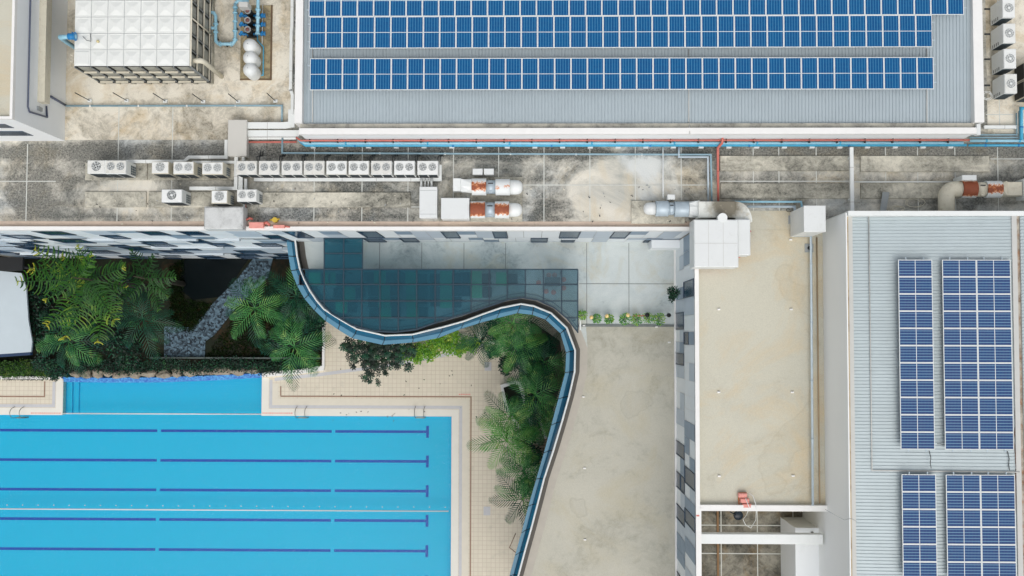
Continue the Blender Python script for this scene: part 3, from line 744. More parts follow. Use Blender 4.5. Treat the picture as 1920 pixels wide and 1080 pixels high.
mb = MB(); mb.tube(railp, .065, 8); mb.build('handrail', M['white2'], ter)
mb = MB()  # gutter band behind the rail and brown kerb
inn = [p+norm2(railp, i)*.38 for i, p in enumerate(railp)]; inn2 = [p+norm2(railp, i)*.9 for i, p in enumerate(railp)]
for i in range(Ln-1):
    mb.face([(railp[i+1].x, railp[i+1].y, ZT+.012), (inn[i+1].x, inn[i+1].y, ZT+.012), (inn[i].x, inn[i].y, ZT+.012), (railp[i].x, railp[i].y, ZT+.012)][::-1], 0)
    if i > 12: mb.face([(inn[i+1].x, inn[i+1].y, ZT+.012), (inn2[i+1].x, inn2[i+1].y, ZT+.012), (inn2[i].x, inn2[i].y, ZT+.012), (inn[i].x, inn[i].y, ZT+.012)][::-1], 1)
mb.build('gutter', [M['brown'], plain('kerb strip', C(186,180,168), .85, var=.08)], ter)
# beige lower roof area
mb = MB(); A = P(1080, 612, ZT); 
pl = [(inn2[i].x, inn2[i].y) for i in range(20, Ln)]
mb.prism([(XW-.15, YS), (XW-.15, A.y), (inn2[20].x-.1, A.y)]+pl[0:]+[(pl[-1][0], YS)], ZT+.004, ZT+.02)
mb.build('roof_membrane', M['beige'], ter)
mb = MB(); mb.box(inn2[19].x, A.y-.02, ZT+.021, XW-.15, A.y+.12, ZT+.10); mb.build('step_kerb', M['jointd'], ter)
mb = MB()   # seams
for x in (712, 791, 870, 948, 1100, 1179, 1265): 
    A = P(x, 452, ZT); B = P(x, 504, ZT) if x < 1090 else P(x, 610, ZT); mb.box(A.x-.02, B.y, ZT+.003, A.x+.02, YF-.1, ZT+.008)
A = P(1086, 532, ZT); mb.box(A.x, A.y-.02, ZT+.0085, XW-.15, A.y+.02, ZT+.012)
mb.build('joint_line', M['jointd'], ter)

# ---- white canopy and dark canopy at the left of the garden
cn = thing('garden_canopy', 'plain white curved canopy at the left edge above the hedge', 'canopy', P(0, 590, 3))
mb = MB(); pts = [P(x, y, 3.2) for x, y in ((-160,506),(0,508),(40,512),(49,540),(53,600),(60,640),(58,660),(0,664),(-160,666))]
mb.prism([(p.x, p.y) for p in pts], 3.0, 3.2); mb.build('roof', plain('matt white canopy', C(188,199,204), .6, var=.04, scale=.5), cn)
mb = MB(); mb.prism([(p.x-.15, p.y-.25) for p in pts], 2.6, 2.999); mb.build('fascia', plain('navy fascia', C(24,50,84), .5), cn)
mb = MB()
for x, y in ((20, 520), (25, 650)): A = P(x, y, 3); mb.cyl((A.x, A.y), .1, -.05, 2.6, 10)
mb.build('post', M['grey'], cn)
cn = thing('dark_canopy', 'black flat canopy tucked against the checkered facade at the left edge', 'canopy', P(0, 480, 4))
mb = MB(); A = P(-120, 462, 5); B = P(42, 507, 5); mb.box(A.x, B.y, 4.7, B.x, YF-.3, 5); mb.build('roof', M['black'], cn)
mb = MB(); 
mb.cyl((B.x-.3, B.y+.3), .09, -.05, 4.7, 10); mb.build('post', M['dark'], cn)
# ================================================================ SOLAR PANELS
def cellmat(name, base, line, tint, lw=.10, busw=.14):
    m, nt, b = newmat(name); p = nd(nt, 'TexCoord').outputs['Object']; s = nd(nt, 'SeparateXYZ'); nt.links.new(p, s.inputs[0])
    u = mth(nt, 'FRACT', mth(nt, 'MULTIPLY', mth(nt, 'ADD', s.outputs[0], .4775), 6/.955))
    v = mth(nt, 'FRACT', mth(nt, 'MULTIPLY', mth(nt, 'ADD', s.outputs[1], .95), 24/1.9))
    lu = mth(nt, 'LESS_THAN', u, lw*1.5); lv = mth(nt, 'LESS_THAN', v, lw*1.1)
    bus = mth(nt, 'LESS_THAN', mth(nt, 'ABSOLUTE', mth(nt, 'SUBTRACT', mth(nt, 'FRACT', mth(nt, 'MULTIPLY', u, 3)), .5)), .08)
    oi = nd(nt, 'ObjectInfo')
    cell = nd(nt, 'TexWhiteNoise', noise_dimensions='4D')
    fl = nd(nt, 'VectorMath', operation='FLOOR'); mm = mapping(nt, p, (6/.955, 12/1.9, 1), (10.0, 20.0, 0)); nt.links.new(mm, fl.inputs[0])
    nt.links.new(fl.outputs[0], cell.inputs['Vector']); nt.links.new(oi.outputs['Random'], cell.inputs['W'])
    c = mix(nt, mth(nt, 'MULTIPLY', cell.outputs['Value'], .55), base, tint)
    c = mix(nt, mth(nt, 'MULTIPLY', oi.outputs['Random'], .3), c, tint)
    gr = noise(nt, mapping(nt, p, (1, 1, 1)), 14, 3)
    c = mix(nt, mth(nt, 'MULTIPLY', gr, .10), c, line)
    c = mix(nt, mth(nt, 'MULTIPLY', bus, busw), c, line)
    c = mix(nt, mth(nt, 'MULTIPLY', mth(nt, 'MAXIMUM', lu, mth(nt, 'MULTIPLY', lv, .35)), .70), c, line)
    nt.links.new(c, b.inputs['Base Color']); b.inputs['Roughness'].default_value = .3; b.inputs['Specular IOR Level'].default_value = .06
    return m
M['cellA'] = cellmat('blue solar cells', C(0,76,130), C(92,158,190), C(10,60,116))
M['cellB'] = cellmat('violet blue solar cells', C(20,56,108), C(132,166,190), C(44,48,98), .17)
M['frame'] = plain('anodised frame', C(222,226,224), .4, var=.03)
PW, PL, PP = .955, 1.90, .9655
def make_panel(mat, name='solar_module'):
    t = thing(name, 'x', 'solar panel')
    mb = MB(); fw = .037; a, b = PW/2, PL/2
    mb.box(-a, -b, -.04, -a+fw, b, 0); mb.box(a-fw, -b, -.04, a, b, 0); mb.box(-a+fw, -b, -.04, a-fw, -b+fw, 0); mb.box(-a+fw, b-fw, -.04, a-fw, b, 0)
    mb.box(-a+fw, -.016, -.02, a-fw, .016, -.003)
    mb.build('frame', M['frame'], t, loc=(0, 0, 0))
    mb = MB(); mb.box(-a+fw-.001, -b+fw, -.035, a-fw+.001, b-fw, -.006); mb.build('cells', mat, t, loc=(0, 0, 0))
    return t
ZPN = ZS+.20
first = make_panel(M['cellA']); used = False
rows = [('lowest row on the hall roof', 581.5, 109.5, 38, 'solar panels of the lowest row'),
        ('middle row on the hall roof', 581.0, 31.5, 38, 'solar panels of the middle row'),
        ('topmost row on the hall roof', 579.5, -31.5, 40, 'solar panels of the topmost row')]
for rn, x0, y0, cnt, grp in rows:
    A = P(x0, y0, ZPN)
    if rn.startswith('topmost'): A = Vector((A.x, prevA.y+PL+.012, ZPN))
    prevA = A
    for k in range(cnt):
        loc = (A.x+PP*k+PW/2, A.y-PL/2, ZPN)
        lb = 'solar panel in the %s, ' % rn + (ordn(k, cnt, 'left', 'right') if k < 20 and min(k, cnt-1-k) < 20 else '')
        if k >= cnt/2: lb = 'solar panel in the %s, %s' % (rn, ordn(k, cnt, 'left', 'right'))
        if not used: o = first; o.location = loc; o['label'] = lb; used = True
        else: o = dup(first, loc, lb)
        o['group'] = grp
    # mounting rails sticking out at the ends
    mb = MB()
    for dy in (.42, PL-.42):
        mb.box(A.x-.14, A.y-dy-.03, ZPN-.10, A.x+PP*cnt+.16, A.y-dy+.03, ZPN-.045)
        for k in range(0, cnt, 3): mb.box(A.x+PP*k+.3, A.y-dy-.02, ZS-.3, A.x+PP*k+.34, A.y-dy+.02, ZPN-.10)
    tag(mb.build('mounting_rail', M['galv']), 'thin aluminium rails carrying the solar panels of the '+rn, 'rail')
first = make_panel(M['cellB']); used = False
ZQ = ZE+.22
arrs = [('upper block', 1684, 487, 11, 'narrow left column', 0), ('upper block', 1766.5, 487, 11, 'middle column', 1), ('upper block', 1834.5, 487, 11, 'right column', 2),
        ('lower block', 1690.5, 889.5, 7, 'narrow left column', 0), ('lower block', 1773.5, 889.5, 7, 'middle column', 1), ('lower block', 1842.5, 889.5, 7, 'right column', 2)]
for bn, x0, y0, cnt, cn_, ci in arrs:
    A = P(x0, y0, ZQ)
    if ci == 0: base = A
    if ci == 1: mid_x = A.x
    if ci == 2: A.x = mid_x+PL+.014
    for k in range(cnt):
        loc = (A.x+PL/2, base.y-PP*k-PW/2, ZQ)
        if bn == 'lower block' and k == cnt-1: continue
        N = cnt if bn == 'upper block' else 13
        pl_ = ordn(k, N, 'upper', 'lower') if bn == 'upper block' else ('at the upper end' if k == 0 else '%s from the upper end' % ORD[k])
        lb = 'panel of the %s at right, %s, %s' % (bn, cn_, pl_)
        if not used: o = first; o.location = loc; o['label'] = lb; used = True
        else: o = dup(first, loc, lb)
        o.rotation_euler = (0, 0, math.pi/2); o['group'] = 'solar panels of the %s, %s' % (bn, cn_)
    mb = MB()
    for dx in (.45, PL-.45):
        yb = base.y-PP*(cnt if cnt == 11 else 6)
        mb.box(A.x+dx-.03, yb-.12, ZQ-.10, A.x+dx+.03, base.y+.14, ZQ-.045)
        for k in range(0, cnt, 3): mb.box(A.x+dx-.02, base.y-PP*k-.4, ZE-.4, A.x+dx+.02, base.y-PP*k-.36, ZQ-.10)
    tag(mb.build('mounting_rail', M['galv']), 'thin aluminium rails under the %s of panels in the %s' % (cn_, bn), 'rail')

# ================================================================ ROOF PLANT
# plinths
pls = [((160,305,275.6,337.5),'low concrete plinth under the two leftmost air conditioners'),
       ((278,305,439,337.5),'low concrete plinth under three beige-sided air conditioners'),
       ((159.4,359.4,273.7,388.4),'empty stained concrete plinth at the left of the plant roof'),
       ((279,359.4,400,388.4),'low concrete plinth under the white single-fan unit'),
       ((486,360.5,770,388.6),'long empty cracked plinth below the row of nine air conditioners'),
       ((1350,292,1592.5,320),'long pale plinth right of the red riser pipe, upper one'),
       ((1351,343.5,1592.5,372),'long pale plinth right of the red riser pipe, lower one'),
       ((1613.5,292,1855.6,322),'long pale plinth right of the white cross pipe, upper one'),
       ((1614,343,1800,372),'pale plinth running under the rusty elbow duct'),
       ((1183.5,376,1284.5,419.5),'small pale plinth under the silver twin-drum fan'),
       ((882.5,332,979.5,416),'stained plinth under the two rusty twin-drum fans')]
for (x0, y0, x1, y1), lb in pls:
    mb = MB(); A = P(x0, y0, ZR+.12); B = P(x1, y1, ZR+.12)
    mb.bevbox(A.x, B.y, ZR+.005, B.x, A.y, ZR+.14, .03)
    o = mb.build('plinth', M['plinth']); tag(o, lb, 'plinth', 'concrete plinths on the plant roof')
    
def fan_grille(t, cx, cy, z, r, style, par=None):
    """round fan: dark throat, blades, ring guard; centre is local"""
    f = MB(); f.lathe((cx, cy, z), [(r, -.0125), (r, .012), (r*.93, .012), (r*.92, -.008)], 24, 0, False)
    f.lathe((cx, cy, z-.005), [(r*.92, 0), (r*.9, .004), (.001, .004)], 24, 1)
    fo = f.build('fan', [M['white'], M['black']], t, loc=(0, 0, 0)); f = MB()
    nb = 7 if style != 'big' else 11
    for i in range(nb):      # blades
        a = i*math.tau/nb; da = math.tau/nb*.55
        q = [(cx+r*.25*math.cos(a), cy+r*.25*math.sin(a), z+.004), (cx+r*.86*math.cos(a), cy+r*.86*math.sin(a), z+.004),
             (cx+r*.86*math.cos(a+da), cy+r*.86*math.sin(a+da), z+.010), (cx+r*.25*math.cos(a+da), cy+r*.25*math.sin(a+da), z+.010)]
        f.face(q, 0)
    f.build('blades', M['grey'], fo, loc=(0, 0, 0)); f = MB()
    for i in range(4 if style != 'mesh' else 8):   # guard spokes
        a = i*math.tau/(4 if style != 'mesh' else 8)+.4; d = Vector((math.cos(a), math.sin(a), 0)); nn = Vector((-d.y, d.x, 0))*.010
        c = Vector((cx, cy, z+.02)); f.face([c-nn, c+d*r*.92-nn, c+d*r*.92+nn, c+nn], 0)
    for rr_ in ((.5, .75) if style != 'big' else (.6,)):
        f.lathe((cx, cy, z+.018), [(r*rr_-.010, 0), (r*rr_+.010, 0)], 20, 0, False)
    hub = .30 if style == 'big' else .16
    f.lathe((cx, cy, z+.022), [(r*hub, 0), (r*hub*.7, .02), (.001, .022)], 14, 0)
    f.build('guard', M['white'], fo, loc=(0, 0, 0)); return fo
M['louvre'] = plain('dark slate louvre', C(38,70,84), .4, var=.2, scale=4)
M['acside'] = plain('aged casing', C(205,200,182), .55, var=.05, dirt=C(160,148,120), dirt_amt=.35, scale=2)
def make_ac(w, d, h, fans, style, sidem, label, rect_loc, group, grille_e=True, grille_s=True, fr=None, name='air_conditioner'):
    """top-discharge condenser, origin at its base centre"""
    t = thing(name, label, 'air conditioner', rect_loc, group)
    mb = MB(); mb.bevbox(-w/2, -d/2, .12, w/2, d/2, h, .025, 0)
    for sx_ in (-1, 1):
        for sy_ in (-1, 1): mb.box(sx_*(w/2-.12)-.05, sy_*(d/2-.08)-.05, 0, sx_*(w/2-.12)+.05, sy_*(d/2-.08)+.05, .12, 0)
    mb.build('casing', sidem, t, loc=(0, 0, 0))
    mb = MB(); mb.box(-w/2+.03, -d/2+.03, h+.001, w/2-.03, d/2-.03, h+.012); mb.build('top_plate', M['acwhite'], t, loc=(0, 0, 0))
    r = fr or min(w/(2*fans)*.82, d*.40)
    for i in range(fans):
        cx = (i-(fans-1)/2)*(w/fans)*.93
        fan_grille(t, cx, (.04 if d < 1 else 0), h+.013, r, style)
    if grille_s:
        for i in range(2 if fans == 2 else 1):
            nn = 2 if fans == 2 else 1
            mb = MB(); x0 = -w/2+.05+i*(w/2-.02); x1 = x0+(w-.1)/nn-(.05 if nn == 2 else 0)
            mb.box(x0, -d/2-.012, .16, x1, -d/2-.001, h*.86, 0)
            z = .24
            while z < h*.84: mb.box(x0, -d/2-.022, z, x1, -d/2-.0125, z+.012, 1); z += .09
            mb.build('grille', [M['louvre'], M['dark']], t, loc=(0, 0, 0))
    if grille_e:
        mb = MB(); mb.box(w/2+.001, -d/2+.06, .2, w/2+.012, d/2-.18, h*.55, 0)
        for i in range(5): y = -d/2+.06+i*(d-.24)/4; mb.box(w/2+.0125, y-.01, .2, w/2+.024, y+.01, h*.55, 1)
        for z in (.45, .75): mb.box(w/2+.0125, -d/2+.06, z, w/2+.02, d/2-.18, z+.02, 1)
        mb.build('grille', [M['louvre'], M['lgrey']], t, loc=(0, 0, 0))
    return t
def ac_at(x0, y0, x1, y1, h):
    z = ZR+.14+h; A = P(x0, y0, z); B = P(x1, y1, z); return (B.x-A.x), (A.y-B.y), ((A.x+B.x)/2, (A.y+B.y)/2, ZR+.14)
G9 = 'twin-fan air conditioners standing in one row'
wd, dp, loc = ac_at(443, 301.5, 481, 327, 1.35)
f9 = make_ac(wd, dp, 1.35, 2, 'std', M['acwhite'], 'x', loc, G9, grille_e=False)
for k, x in enumerate((443, 485.4, 528, 569.7, 612, 653.5, 696, 739.2, 782.8)):
    lb = 'twin-fan condenser in the row of nine, '+ordn(k, 9, 'left', 'right')
    w_, d_, l_ = ac_at(x, 301.5, x+38, 327, 1.35)
    if k == 0: f9['label'] = lb; f9.location = l_
    else: dup(f9, l_, lb)
def single(rect, h, fans, style, mat, lb, **kw):
    w_, d_, l_ = ac_at(*rect, h); return make_ac(w_, d_, h, fans, style, mat, lb, l_, 'separate air conditioners on the plant roof', **kw)
single((164,300.5,197,325), 1.75, 1, 'std', M['white'], 'single-fan white condenser, leftmost unit on the plant roof', grille_e=False)
single((197.5,300.5,236,325.5), 1.75, 2, 'std', M['white'], 'twin-fan white condenser with side grid, touching the leftmost unit')
single((284.5,303,316,325.5), 1.7, 1, 'mesh', M['acside'], 'beige-sided condenser with one mesh-covered fan, first of the beige trio')
single((325,303,363,326.5), 1.7, 2, 'mesh', M['acside'], 'beige-sided condenser with two mesh fans, middle one of the beige trio')
single((379,304,418,327), 1.7, 2, 'mesh', M['acside'], 'beige-sided condenser with two mesh fans, beside the white vertical tray')
single((303,355,341,379), 1.8, 1, 'big', M['white2'], 'bright white condenser with one big white-hubbed fan below the beige trio')
single((396.5,357,426,381), 1.6, 1, 'mesh', M['acside'], 'beige-sided single-fan condenser above the rough concrete block')
single((444.5,355,480.5,377.5), 1.6, 2, 'std', M['white'], 'twin-fan white condenser standing alone below the row of nine')
# four tall units at the top right, deep bodies
GA = 'tall condensers in a column at the top right'
w_, d_, l_ = ac_at(1880, 44, 1904, 80, 1.8)
fr4 = make_ac(w_, d_, 1.8, 1, 'big', M['white2'], 'x', l_, GA, grille_e=False, fr=.30)
mb = MB()
for z in (.35, .60, .85, 1.1): mb.box(-w_/2-.014, -d_/2+.03, z, -w_/2-.001, -d_/2+.22, z+.06)
mb.build('vent_slot', M['dark'], fr4, loc=(0, 0, 0))
for k, (x, y, s) in enumerate(((1879.5, -3.5, 'cut by the top edge of the photo'), (1880.5, 44, 'second from the top'), (1881.8, 91.5, 'third from the top'), (1883.4, 138.5, 'at the bottom with loose wires'))):
    lb = 'tall white one-fan condenser beside the hall, '+s
    _, _, l2 = ac_at(x, y, x+24, y+36, 1.8)
    if k == 0: fr4.location = l2; fr4['label'] = lb
    else: dup(fr4, l2, lb)
for k, (y, s) in enumerate(((116, 'upper'), (150, 'lower'))):
    w_, d_, l_ = ac_at(1921, y, 1965, y+32, 1.5)
    t = make_ac(w_, d_, 1.5, 1, 'std', M['cream'], 'beige unit with black coil side, %s of two at the right edge' % s, l_, 'black-coiled units at the right edge', grille_e=False)
    mb = MB(); mb.box(-w_/2-.014, -d_/2+.06, .18, -w_/2-.001, d_/2-.06, 1.42, 0)
    for z in (.5, .8, 1.1): mb.box(-w_/2-.02, -d_/2+.06, z, -w_/2-.0145, d_/2-.06, z+.015, 1)
    mb.build('coil', [M['black'], M['dark']], t, loc=(0, 0, 0))

# wall brackets / short pipes of the tall units
mb = MB()
for y in (17, 64, 111, 160): A = P(1846, y, ZR+1.2); B = P(1856, y, ZR+1.2); mb.tube([A, B], .06, 6)
tag(mb.build('connection_pipe', M['dark']), 'short black pipes between the hall wall and the tall condensers', 'pipe')

# ---------------------------------------------------------------- ducted fans
def profx(xs, z, y):
    return None
def duct_fan(label, spec, z, group=None, box=None, loc_px=None):
    """spec: list of (kind, x0, x1, ytop, ybottom, material) in picture px at height z"""
    s0 = spec[0]; A = P(s0[1], (s0[3]+s0[4])/2, z)
    t = thing('duct_fan', label, 'ventilation fan', (A.x, A.y, ZR+.14), group)
    for kind, x0, x1, ya, yb, mat in spec:
        a = P(x0, ya, z); b = P(x1, yb, z); cy = (a.y+b.y)/2; r = (a.y-b.y)/2; cx0, cx1 = a.x, b.x
        mb = MB(); c = ((cx0+cx1)/2, cy, z-.0); hl = (cx1-cx0)/2
        zc = z-r*.0
        if kind == 'drum':
            mb.lathex((c[0], cy, z), [(-hl, r*.92), (-hl, r), (-hl+.04, r), (-hl+.05, r*.985), (hl-.05, r*.985), (hl-.04, r), (hl, r), (hl, r*.92)], 28)
            o = mb.build('drum', mat, t)
            # local origin on the drum centre so the rust sits on its crown
            o.data.transform(Matrix.Translation(-Vector((c[0]-t.location.x, cy-t.location.y, z-t.location.z)))); o.location = (c[0]-t.location.x, cy-t.location.y, z-t.location.z)
            mb = MB()
            for sgn in (-1, 1): mb.box(c[0]-hl*.6, cy+sgn*r*.7-.05, ZR+.14, c[0]+hl*.6, cy+sgn*r*.7+.05, z-r*.6)
            mb.build('foot', M['dark'], t)
        elif kind == 'neck':
            mb.lathex((c[0], cy, z), [(-hl, r), (hl, r)], 24); mb.box(c[0]-hl*.55, cy+r*.35, z+r*.7, c[0]+hl*.55, cy+r*.5, z+r*.99, 1)
            mb.box(c[0]-hl*.3, cy-r*.95, z+r*.2, c[0]+hl*.4, cy-r*.7, z+r*.8, 0)
            mb.build('neck', [mat, M['dark']], t)
        elif kind == 'cowl' or kind == 'cowl_left':
            sg = 1 if kind == 'cowl' else -1
            mb.lathex((c[0], cy, z), [(sg*q, rr*r) for q, rr in ((-hl, 1), (-hl*.2, 1), (hl*.35, .95), (hl*.7, .78), (hl*.93, .5), (hl, .18), (hl*1.005, .01))], 24)
            mb.build('cowl', mat, t)
        elif kind == 'taper_r' or kind == 'taper_l':
            rs = []
            rb = r*1.12
            def sq(x, rr): return [(x, cy+rr*k1, z+rr*k2) for k1, k2 in ((1,.2),(1,1),(.2,1),(-.2,1),(-1,1),(-1,.2),(-1,-.2),(-1,-1),(-.2,-1),(.2,-1),(1,-1),(1,-.2))]
            def ci(x, rr): return [(x, cy+rr*math.cos(q), z+rr*math.sin(q)) for q in [math.atan2(k2, k1) for k1, k2 in ((1,.2),(1,1),(.2,1),(-.2,1),(-1,1),(-1,.2),(-1,-.2),(-1,-1),(-.2,-1),(.2,-1),(1,-1),(1,-.2))]]
            if kind == 'taper_r': mb.rings([sq(cx0, r*.88), ci(cx1, r*1.02)], 0, True, False)
            else: mb.rings([ci(cx0, r*.95), sq(cx1, r*1.0)], 0, True, False)
            mb.build('transition', mat, t)
        elif kind == 'box':
            mb.bevbox(cx0, b.y, z-r*1.0, cx1, a.y, z+r*.9, .03); mb.build('duct', mat, t)
        
    return t
zf = ZR+.14+.75
WH, RU, GV = M['white'], M['rust'], M['galv']
duct_fan('upper of two rusty twin-drum roof fans, with short square inlet', [('box',850,865,335.5,359,WH),('taper_r',865.3,884.5,335.5,362,WH),('drum',885,911.7,334.5,366.5,RU),('neck',911.7,929,338,363.5,GV),('drum',929.3,956,335.5,366.5,RU),('cowl',956.2,980,337.5,365,WH)], zf, 'rusty roof fans')
duct_fan('lower of two rusty twin-drum roof fans, joined to the white plenum', [('drum',882.5,909.8,377.3,409.5,RU),('neck',910,928,379.5,407.5,GV),('drum',928.2,954.5,377.3,409.7,RU),('cowl',954.7,979,380.5,406.5,WH)], zf, 'rusty roof fans')
duct_fan('silver twin-drum fan on a pale plinth feeding the curved white duct', [('cowl_left',1206.5,1229,379.5,403,M['white2']),('drum',1229.2,1252.5,376.5,406,GV),('neck',1252.6,1264,379.5,403.5,GV),('drum',1264.2,1290.5,377.5,407,GV),('taper_l',1291,1309.5,377.5,408,WH)], zf, None)
duct_fan('cream twin-drum fan with two rust patches and a big elbow at the right', [('drum',1801.5,1829,338.5,371,RU),('neck',1829,1846.5,341.5,369,M['cream']),('drum',1846.8,1875.5,339,371,RU),('taper_l',1875.6,1883,341,369,M['cream']),('box',1883.2,1912,342.5,368,M['cream']),('box',1912.2,1960,337,374,M['white'])], zf, None)
# the elbow
t = thing('duct_elbow', 'large smooth cream elbow duct turning down over the roof edge', 'duct', (P(1775, 370, zf).x, P(1775, 370, zf).y, ZR))
a = P(1801, 354.5, zf); r = (P(1801, 340, zf).y-P(1801, 369.5, zf).y)/2; c2 = P(1774.5, 396, zf)
mb = MB(); pts = [a]
Rr = a.x-c2.x-.35
for i in range(9):
    q = i/8*math.pi/2; pts.append(Vector((a.x-.35-Rr*math.sin(q), a.y-Rr*(1-math.cos(q)), zf)))
pts.append(Vector((c2.x, c2.y, zf))); mb.tube(pts, r, 20, radii=[r]*len(pts)); mb.build('elbow', M['cream'], t)
mb = MB(); mb.box(c2.x-.06, c2.y+.6, ZR, c2.x+.06, c2.y+.75, zf-r*.9); mb.box(a.x-.5, a.y-.05, ZR, a.x-.4, a.y+.05, zf-r*.9); mb.build('support', M['dark'], t)

# white duct from the silver fan, half-round end and roof housing
t = thing('curved_duct', 'white square duct with a round bend and dark stain, right of the silver fan', 'duct', (P(1345, 392, ZR).x, P(1345, 392, ZR).y, ZR))
M['stain'] = None
m_, nt, b = newmat('stained white duct'); p = nd(nt, 'TexCoord').outputs['Object']
g_ = nd(nt, 'TexGradient', gradient_type='SPHERICAL'); nt.links.new(mapping(nt, p, (.62, .8, .0), (-.17, 0.05, 0)), g_.inputs[0])
s_ = mth(nt, 'ADD', g_.outputs['Fac'], mth(nt, 'MULTIPLY', mth(nt, 'SUBTRACT', noise(nt, p, 4, 6), .5), .55))
c = mix(nt, ramp(nt, s_, .12, .62), C(220,222,215), C(120,114,98)); c = mix(nt, ramp(nt, noise(nt, p, 2.2, 7, .7), .55, .75), c, C(186,178,156))
nt.links.new(c, b.inputs['Base Color']); b.inputs['Roughness'].default_value = .6; M['stain'] = m_
zt_ = zf+.75
A = P(1309.8, 377.5, zt_); B = P(1379, 408, zt_)
mb = MB(); mb.bevbox(A.x, B.y, ZR+.25, B.x-.002, A.y, zt_, .03)
mb.build('duct', M['stain'], t)
mb = MB(); cx, cy = B.x, B.y-.25; ro = A.y-cy; pts = [(cx, A.y)]
for i in range(0, 13): q = math.pi/2*(1-i/12); pts.append((cx+ro*.82*math.cos(q), cy+ro*math.sin(q)))
pts.append((cx, cy)); mb.prism(pts, ZR+.25, zt_-.01); mb.build('bend', M['stain'], t)
mb = MB(); 
for x in (1330, 1360): q = P(x, 392, ZR); mb.box(q.x-.05, q.y-.4, ZR+.01, q.x+.05, q.y+.4, ZR+.249)
mb.build('foot', M['dark'], t)
t = thing('roof_housing', 'large white stepped box housing on red skid beside the curved duct', 'plant housing', (P(1340, 455, ZR).x, P(1340, 455, ZR).y, ZR))
zh = ZR+2.3
A = P(1300.5, 411.5, zh); B = P(1385, 501, zh)
mb = MB(); mb.bevbox(A.x+.02, B.y, ZR+.5, B.x, A.y, zh, .05); mb.build('casing', M['white2'], t)
A2 = P(1385, 411, zh-.25); B2 = P(1407.5, 478.5, zh-.25); mb = MB(); mb.bevbox(B.x+.002, B2.y, ZR+.7, B2.x, A2.y, zh-.25, .05); mb.build('side_casing', M['white2'], t)
mb = MB(); mb.box(A.x+.3, B.y+.04, ZR+.25, B.x-.25, B.y+.22, ZR+.49); mb.box(A.x+.3, A.y-.25, ZR+.25, B.x-.25, A.y-.04, ZR+.49)
mb.box(B.x-.3, B2.y-.02, ZR+.25, B2.x-.3, B2.y+.12, ZR+.5)
mb.box(B2.x-.15, P(1400, 470, ZR).y, ZR+.3, B2.x+.18, P(1400, 440, ZR).y, ZR+.42)
mb.tube([(B2.x-.1, P(0, 437, ZR).y, ZR+.5), (B2.x+.35, P(0, 434, ZR).y, ZR+.5)], .06, 6)
mb.tube([(B2.x-.1, P(0, 472, ZR).y, ZR+.5), (B2.x+.25, P(0, 469, ZR).y, ZR+.5)], .05, 6)
mb.build('skid', M['red'], t)
mb = MB()
for k in (.33, .66): xx = A.x+(B.x-A.x)*k; mb.box(xx-.012, B.y+.06, zh+.0005, xx+.012, A.y-.06, zh+.006)
mb.box(A.x+.06, (A.y+B.y)/2-.012, zh+.0065, B.x-.06, (A.y+B.y)/2+.012, zh+.010); mb.build('seam', M['lgrey'], t)
mb = MB(); q = P(1355, 409, zh); mb.cyl((q.x, q.y+.02), .28, zh-.5, zh+.02, 18); mb.build('cap', M['white'], t)

# plenum boxes, isolators, service boxes
def cabinet(name, rect, zt, z0, lb, cat, mat, lid=True, group=None, extra=None):
    A = P(rect[0], rect[1], zt); B = P(rect[2], rect[3], zt)
    t = thing(name, lb, cat, ((A.x+B.x)/2, (A.y+B.y)/2, z0), group)
    mb = MB(); mb.bevbox(A.x+.02, B.y+.02, z0+.08, B.x-.02, A.y-.02, zt-.06, .02)
    for x in (A.x+.1, B.x-.1):
        for y in (B.y+.1, A.y-.1): mb.box(x-.04, y-.04, z0, x+.04, y+.04, z0+.081)
    mb.build('casing', mat, t)
    mb = MB(); mb.bevbox(A.x, B.y, zt-.059, B.x, A.y, zt, .02); mb.build('lid', mat, t)
    if extra: extra(t, A, B)
    return t
def seams(t, A, B):
    mb = MB()
    for k in (.12, .88): mb.box(A.x+.04, A.y+(B.y-A.y)*k-.01, ZR+1.0005, B.x-.04, A.y+(B.y-A.y)*k+.01, ZR+1.004)
    mb.build('seam', M['grey'], t)
cabinet('plenum_box', (786.5,350,819.5,408.5), ZR+1.0, ZR, 'tall-proportioned white box under the right end of the condenser row', 'duct box', M['white2'], extra=seams)
cabinet('plenum_box', (827,371,879.8,410.3), ZR+1.3, ZR, 'square white plenum box left of the lower rusty fan', 'duct box', M['white2'])
cabinet('isolator_box', (886.2,316,904.8,327.3), ZR+1.0, ZR, 'left of two small white isolator boxes above the rusty fans', 'electrical box', M['white2'], group='isolator boxes')
cabinet('isolator_box', (907.3,316,925.8,327.3), ZR+1.0, ZR, 'right of two small white isolator boxes above the rusty fans', 'electrical box', M['white2'], group='isolator boxes')
cabinet('isolator_box', (1251.5,364.5,1265.8,374), ZR+1.0, ZR, 'small white isolator box above the silver fan', 'electrical box', M['white2'])
cabinet('isolator_box', (1804,328,1831.5,338), ZR+1.5, ZR, 'small white isolator box above the cream fan with the elbow', 'electrical box', M['white2'])
cabinet('cable_cabinet', (427.5,224.5,462,293), ZR+.8, ZR, 'flat grey-beige cabinet where the white trays meet above the condenser row', 'cabinet', plain('grey beige lid', C(198,196,188), .6, var=.02))
cabinet('header_box', (1507,385.3,1548.7,435), ZR+3.4, ZR, 'plain white box against the tall white wall at the head of the grey drainpipe', 'duct box', M['white2'])
mb = MB(); A = P(382.5, 387, ZR+1.1); B = P(455, 429.5, ZR+1.1); mb.bevbox(A.x, B.y, ZR+.02, B.x, A.y, ZR+1.1, .08)
tag(mb.build('concrete_block', concrete('rough grey block', C(208,210,208), C(190,192,190), C(130,132,130), .4, 1.2)), 'rough pale grey concrete housing at the parapet near the red boxes', 'concrete block')
mb = MB()
